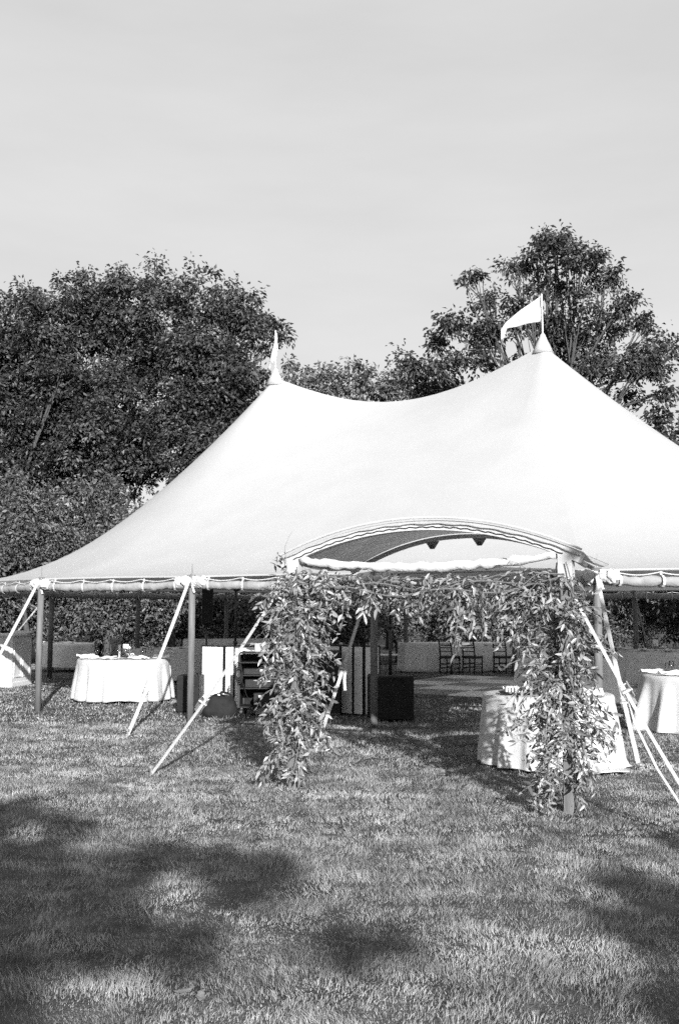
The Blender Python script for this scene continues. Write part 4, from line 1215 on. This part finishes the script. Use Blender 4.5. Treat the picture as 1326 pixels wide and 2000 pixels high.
def rack():
    c = spot(512, 17.25)
    t = thing('equipment_rack', 'black rolling equipment rack with laptop and gear, left of the left leafy post', 'rack', c, -.06)
    W, Dp, H = .62, .5, 1.0
    for sx in (-1, 1):
        for sy in (-1, 1):
            MB().box((sx * W / 2 - .02, sy * Dp / 2 - .02, .13), (sx * W / 2 + .02, sy * Dp / 2 + .02, H), None, .003).build('upright', 'dark_metal', t, world=False)
            w = thing_part = MB().lathe([(.02, 0), (.02, .03), (.03, .035), (.03, .045)], (sx * (W / 2 - .04), sy * (Dp / 2 - .04), .09), 10).build('caster', 'steel', t, world=False)
            wh = MB(); p = Vector((sx * (W / 2 - .04), sy * (Dp / 2 - .04), .06))
            wh.tube([p + Vector((-.02, 0, 0)), p + Vector((.02, 0, 0))], .06, 16); wh.build('wheel', 'dark_metal', w, world=False)
    for z in (.13, .42, .62, .82, .97):
        MB().box((-W / 2, -Dp / 2, z), (W / 2, Dp / 2, z + .022), None, .004).build('shelf', 'black', t, world=False)
    MB().box((-W / 2 - .015, -Dp / 2, .15), (-W / 2 - .003, Dp / 2 - .03, .95), None, .003).build('side_panel', 'black_cloth', t, world=False)
    MB().box((-W / 2 + .02, Dp / 2 - .02, .15), (W / 2 - .02, Dp / 2 - .006, .95), None, .003).build('back_panel', 'black_cloth', t, world=False)
    c0 = c
    def gear(nm, lab, cat, lo, hi, m_='black', lights=()):
        q = thing(nm, lab, cat, c0, -.06)
        MB().box(lo, hi, None, .008).build('casing', m_, q, world=False)
        for (x, z, w, h) in lights:
            MB().box((x, lo[1] - .004, z), (x + w, lo[1] + .002, z + h), None, .001).build('label_plate', 'tag', q, world=False)
        for k in range(4):
            xx = lo[0] + .06 + k * (hi[0] - lo[0] - .12) / 3
            MB().tube([(xx, lo[1] - .018, (lo[2] + hi[2]) / 2 - .02), (xx, lo[1] + .002, (lo[2] + hi[2]) / 2 - .02)], .011, 8).build('knob', 'dark_metal', q, world=False)
    gear('mixer', 'black mixer on the upper shelf of the rolling rack', 'mixer', (-.24, -.24, .6425), (.26, .16, .74), lights=((.02, .70, .05, .026), (.09, .71, .02, .012)))
    gear('amplifier', 'black amplifier on the middle shelf of the rolling rack', 'amplifier', (-.22, -.23, .4425), (.26, .16, .57), lights=((.0, .545, .04, .012), (.1, .54, .09, .012)))
    gear('power_box', 'black power box with a white label low in the rolling rack', 'amplifier', (-.08, -.24, .1525), (.28, .16, .36), lights=((.0, .29, .055, .035),))
    lp = thing('laptop', 'open laptop with a pale lid on top of the rolling rack', 'laptop', c + Vector((.03, -.05, .9925)), -.06)
    MB().box((-.11, -.1, 0), (.11, .1, .012), None, .003).build('base', 'steel', lp, world=False)
    R = Matrix.Rotation(.25, 4, 'X'); R.translation = Vector((0, -.1, .012))
    MB().box((-.11, -.004, 0), (.11, .004, .13), R, .003).build('lid', 'screen', lp, world=False)
    cb = MB()
    for k in range(4):
        p0 = c + Vector((-W / 2 - .02, -Dp / 2 - .03, .72 - .01 * k))
        cb.tube([p0 + Vector((.055 * math.sin(w) + .006 * k, -.02 - .008 * k, .12 * math.cos(w) - .02 * k)) for w in np.linspace(0, 2 * PI, 17)], .008, 6)
    cb.tube([c + Vector((-.3, -.3, .62)), c + Vector((-.25, -.3, .5)), c + Vector((-.2, -.31, .34)), c + Vector((-.14, -.3, .22))], .006, 6)
    o = cb.build('cable_coil', 'black', None); tag(o, 'coil of black cable hung on the left corner of the rolling rack', 'cable')
    p = MB().box((-.14, -.02, .0), (.16, .0, .1), None, .003).build('power_strip', 'tag', None)
    p.location = c + Vector((.06, .05, .1555 - .15)); p.location.z = .005; tag(p, 'pale flat box on the grass under the rolling rack', 'box')
rack()

def bag():
    c = spot(434, 16.95)
    t = thing('duffel_bag', 'slumped black duffel bag on the grass before the white booth screen', 'bag', c, -.1)
    rows = []
    r = np.random.default_rng(3)
    prof = [(.0, .9, .85), (.04, 1.02, 1.0), (.12, 1.0, 1.0), (.2, .93, .95), (.26, .80, .86), (.31, .6, .7), (.345, .34, .42), (.355, .02, .02)]
    for z, a, b in prof:
        row = []
        for k in range(33):
            w = 2 * PI * k / 32
            e = .7
            cx = math.copysign(abs(math.cos(w)) ** e, math.cos(w)); cy = math.copysign(abs(math.sin(w)) ** e, math.sin(w))
            j = 1 + .05 * math.sin(3 * w + z * 20) + .03 * math.sin(7 * w + z * 33)
            row.append((.27 * a * cx * j, .19 * b * cy * j, z * (1 + .07 * math.sin(2 * w) + .10 * (cx * .5))))
        row[-1] = row[0]
        rows.append(row)
    MB().grid(rows).build('body', 'black_cloth', t, True, False)
    MB().tube([(-.15, -.03, .32), (-.07, -.05, .345), (.05, -.05, .355), (.15, -.03, .335)], .006, 6).build('zip', 'steel', t, True, False)
    for s in (-1, 1):
        MB().strip([(-.1, s * .10, .30), (-.08, s * .12, .34), (.0, s * .10, .37), (.08, s * .12, .345), (.1, s * .10, .31)], (0, 1, .3), .025, .005).build('handle', 'black_cloth', t, False, False)
    MB().box((-.02, -.1, .33), (.02, -.08, .36), None, .004).build('buckle', 'tag', t, world=False)
bag()

# ------------------------------------------------------------------ table settings
def napkin(c, rz, label, L=.30, W=.14, hang=0.0, group=None, seed=0):
    r = np.random.default_rng(seed)
    P = []
    for i in range(9):
        row = []
        for j in range(7):
            u, v = i / 8, j / 6
            x = (u - .5) * L; y = (v - .5) * W * (1 + .12 * math.sin(u * 5 + seed))
            z = .018 + .014 * math.sin(u * 7 + v * 4 + seed) + .012 * math.sin(v * 9 + seed * 2) + .012 * (1 - abs(2 * v - 1))
            row.append((x, y, max(z, .004)))
        P.append(row)
    o = MB().grid(P).build('napkin', 'napkin', None, True)
    so = o.modifiers.new('thick', 'SOLIDIFY'); so.thickness = .014; so.offset = 1
    o.location = c; o.rotation_euler = (0, 0, rz)
    tag(o, label, 'napkin', group)

def wine_glass(c, label, group, h=.19, R=.036):
    o = MB().lathe([(.032, 0), (.03, .004), (.005, .008), (.0045, h * .42), (R * .6, h * .5), (R, h * .68), (R * .96, h * .85), (R * .82, h)], (0, 0, 0), 16).build('wine_glass', 'glass', None, True)
    o.location = c; tag(o, label, 'glass', group)

def candle(c, label, h, r_=.014, group=None):
    t = thing('candle', label, 'candle', c, 0, group)
    MB().lathe([(.04, 0), (.04, .008), (.016, .014), (.016, .04), (.02, .045)], (0, 0, 0), 14).build('holder', 'china', t, True, False)
    MB().lathe([(r_, .03), (r_, h), (r_ * .5, h + .006)], (0, 0, 0), 12).build('wax', 'wax', t, True, False)
    MB().tube([(0, 0, h), (.002, 0, h + .014)], .0015, 5).build('wick', 'black', t, True, False)

def table_card(c, label, w=.10, h=.15, rz=0.0):
    t = thing('table_card', label, 'card', c, rz)
    MB().box((-.02, -.025, 0), (.02, .025, .02), None, .004).build('stand', 'wood', t, world=False)
    MB().tube([(0, 0, .02), (0, 0, .10)], .003, 6).build('rod', 'dark_metal', t, world=False)
    MB().box((-w / 2, -.002, .10), (w / 2, .002, .10 + h), None, .0008).build('card', 'tag', t, world=False)

def plate(c, label, group, R=.135):
    o = MB().lathe([(.07, 0), (.08, .003), (R, .016), (R, .02), (.085, .008), (.02, .006)], (0, 0, 0), 24).build('plate', 'china', None, True)
    o.location = c; tag(o, label, 'plate', group)

def setting(c, R, key, where, angles, card=True, tall=True, glasses=True):
    for i, (a, off) in enumerate(angles):
        p = c + Vector((math.cos(a), math.sin(a), 0)) * (R - .2)
        nm = ['nearest the camera', 'at the left rim', 'at the right rim', 'at the far side', 'at the near left', 'at the near right'][i % 6]
        plate(p, 'plate under the napkin %s of %s' % (nm, where), 'plates on ' + where)
        napkin(p + Vector((math.cos(a), math.sin(a), 0)) * off + Vector((0, 0, .022)), a + (.3 if i % 2 else -.2), 'crumpled white napkin %s of %s' % (nm, where), seed=i + 3, L=.34)
        if glasses:
            q = c + Vector((math.cos(a + .42), math.sin(a + .42), 0)) * (R - .36)
            wine_glass(q, 'tall glass by the napkin %s of %s' % (nm, where), 'wine glasses on ' + where)
            q = c + Vector((math.cos(a + .25), math.sin(a + .25), 0)) * (R - .33)
            wine_glass(q, 'short glass by the napkin %s of %s' % (nm, where), 'wine glasses on ' + where, .16, .03)
    if tall:
        candle(c + Vector((-.06, -.12, 0)), 'thick white candle left of the table card on ' + where, .24, .02)
        candle(c + Vector((.10, .02, 0)), 'slim white candle behind the table card on ' + where, .20)
    if card:
        table_card(c + Vector((.02, .05, 0)), 'small white table card on a stand on ' + where)
setting(TL, .84, 'l', 'the sunlit left table', [(-1.75, .06), (3.05, .08), (-.12, .08), (1.6, 0), (-2.45, .06), (-.95, .06)])
setting(TR, .76, 'r', 'the table at the right edge', [(-2.0, .06), (3.0, .06), (-2.6, .0)], card=False, tall=False)
setting(TG4, 1.05, 'g', 'the glass-laden grey table', [(-1.75, .05), (-2.4, .05), (3.0, .03), (-1.1, .05), (1.3, 0)], tall=False, card=False)
table_card(TG4 + Vector((-.32, -.45, 0)), 'white table card with a dark stand on the glass-laden grey table', .13, .15, .1)
o = MB().box((-.09, -.09, 0), (.09, .09, .3), None, .01).build('lantern', 'black', None); o.location = TG4 + Vector((.42, -.2, 0)); tag(o, 'black boxy lantern on the glass-laden grey table', 'lantern')
setting(TG3, .93, 'h', 'the wide grey-clothed table', [(-1.2, .05), (-2.9, .08), (-.2, .06)], tall=False, card=False, glasses=False)
for k, (dx, dy) in enumerate(((-.45, -.2), (.1, -.35))):
    napkin(TG1 + Vector((dx, dy, 0)), .3 * k, ['crumpled cloth on the left of the short grey-clothed table', 'crumpled cloth on the right of the short grey-clothed table'][k], seed=20 + k)
for k, (dx, dy) in enumerate(((-.3, -.35), (.28, -.42), (.5, 0))):
    napkin(TG2 + Vector((dx, dy, 0)), .3 * k, ['folded napkin at the left of the grey table behind the sunlit left table', 'folded napkin at the near side of the grey table behind the sunlit left table', 'folded napkin at the right of the grey table behind the sunlit left table'][k], seed=30 + k)

# welcome table: a wooden tray of upright cards, stacks of folded programmes
def welcome():
    c = TW + Vector((-.36, -.25, 0))
    t = thing('serving_tray', 'dark oval tray at the left of the welcome table', 'tray', c, .1)
    P = []
    mb = MB()
    prof = [(.10, .006), (.17, .006), (.2, .016), (.215, .03), (.207, .032), (.19, .018), (.02, .012)]
    vs_ = [(r_ * math.cos(w) * 1.0, r_ * math.sin(w) * .8, z) for r_, z in prof for w in np.linspace(0, 2 * PI, 29)[:-1]]
    fs = [(i * 28 + k, i * 28 + (k + 1) % 28, (i + 1) * 28 + (k + 1) % 28, (i + 1) * 28 + k) for i in range(len(prof) - 1) for k in range(28)]
    mb.add(vs_, fs + [tuple(range(27, -1, -1))]); mb.build('dish', 'wood_dark', t, world=False)
    r = np.random.default_rng(2)
    card = MB().box((-.028, -.006, 0), (.028, .006, .06), None, .003)
    me = bpy.data.meshes.new('folded_card'); me.from_pydata(card.v, [], card.f); me.materials.append(M['napkin'])
    for i in range(9):
        for j in range(2):
            o = bpy.data.objects.new('folded_card', me); link(o)
            o.location = c + Vector((-.13 + i * .032, -.05 + j * .085, .022)); o.rotation_euler = (r.normal() * .2, r.normal() * .12, 1.2 + r.normal() * .2)
            tag(o, 'small white folded card standing in the dark oval tray', 'card', 'folded cards in the oval tray')
    for k, (dx, dy, lab) in enumerate(((.03, -.12, 'stack of folded white cloths in the middle of the welcome table'), (.38, -.18, 'stack of folded white cloths at the right of the welcome table'))):
        s = thing('cloth_stack', lab, 'cloth', TW + Vector((dx, dy, 0)), .1 * k)
        for q in range(3):
            w = .15 - .006 * q
            P = [[((u / 8 - .5) * 2 * w, (v / 6 - .5) * .2, .012 + q * .026 + .004 * math.sin(u * 1.7 + v + q)) for v in range(7)] for u in range(9)]
            o = MB().grid(P).build('folded_cloth', 'napkin', s, True, False)
            so = o.modifiers.new('thick', 'SOLIDIFY'); so.thickness = .02; so.offset = 1
welcome()

# ------------------------------------------------------------------ little things on the grass
def litter():
    r = np.random.default_rng(8)
    for k, (x, y, lab) in enumerate(((-.66, 4.72, 'curled dry leaf lying on the lawn near the bottom edge'), (-.58, 4.66, 'smaller curled dry leaf beside the one near the bottom edge'))):
        P = []
        for i in range(9):
            u = i / 8; w = .028 * math.sin(PI * min(u * 1.05, 1)) * (1 + .35 * math.sin(u * 19)) + .003
            P.append([(u * .09 - .04, (v / 4 - .5) * 1.3 * w, .03 + .008 * (u - .5) ** 2 * 4 + .006 * abs(v / 4 - .5) * 2) for v in range(5)])
        o = MB().grid(P).build('fallen_leaf', 'dry', None, True); o.location = (x, y, 0); o.rotation_euler = (.2, -.2 * k, .5 + 1.1 * k)
        so = o.modifiers.new('thick', 'SOLIDIFY'); so.thickness = .002
        tag(o, lab, 'leaf')
    t = thing('posy', 'small bunch of white flowers on the grass at the right strap stake', 'flowers', (3.16, 11.22, 0))
    for k in range(9):
        a = r.uniform(0, 2 * PI); q = .1 * math.sqrt(r.random()); h = r.uniform(.03, .09)
        p = Vector((q * math.cos(a), q * math.sin(a), h))
        mb = MB()
        for j in range(5):
            w = j * 2 * PI / 5
            mb.add([p, p + Vector((.022 * math.cos(w - .35), .022 * math.sin(w - .35), .006)), p + Vector((.032 * math.cos(w), .032 * math.sin(w), .002)), p + Vector((.022 * math.cos(w + .35), .022 * math.sin(w + .35), .006))], [(0, 1, 2, 3)])
        mb.tube([Vector((0, 0, 0)), p], .0015, 4)
        mb.build('flower', 'flower', t, False, False)
litter()
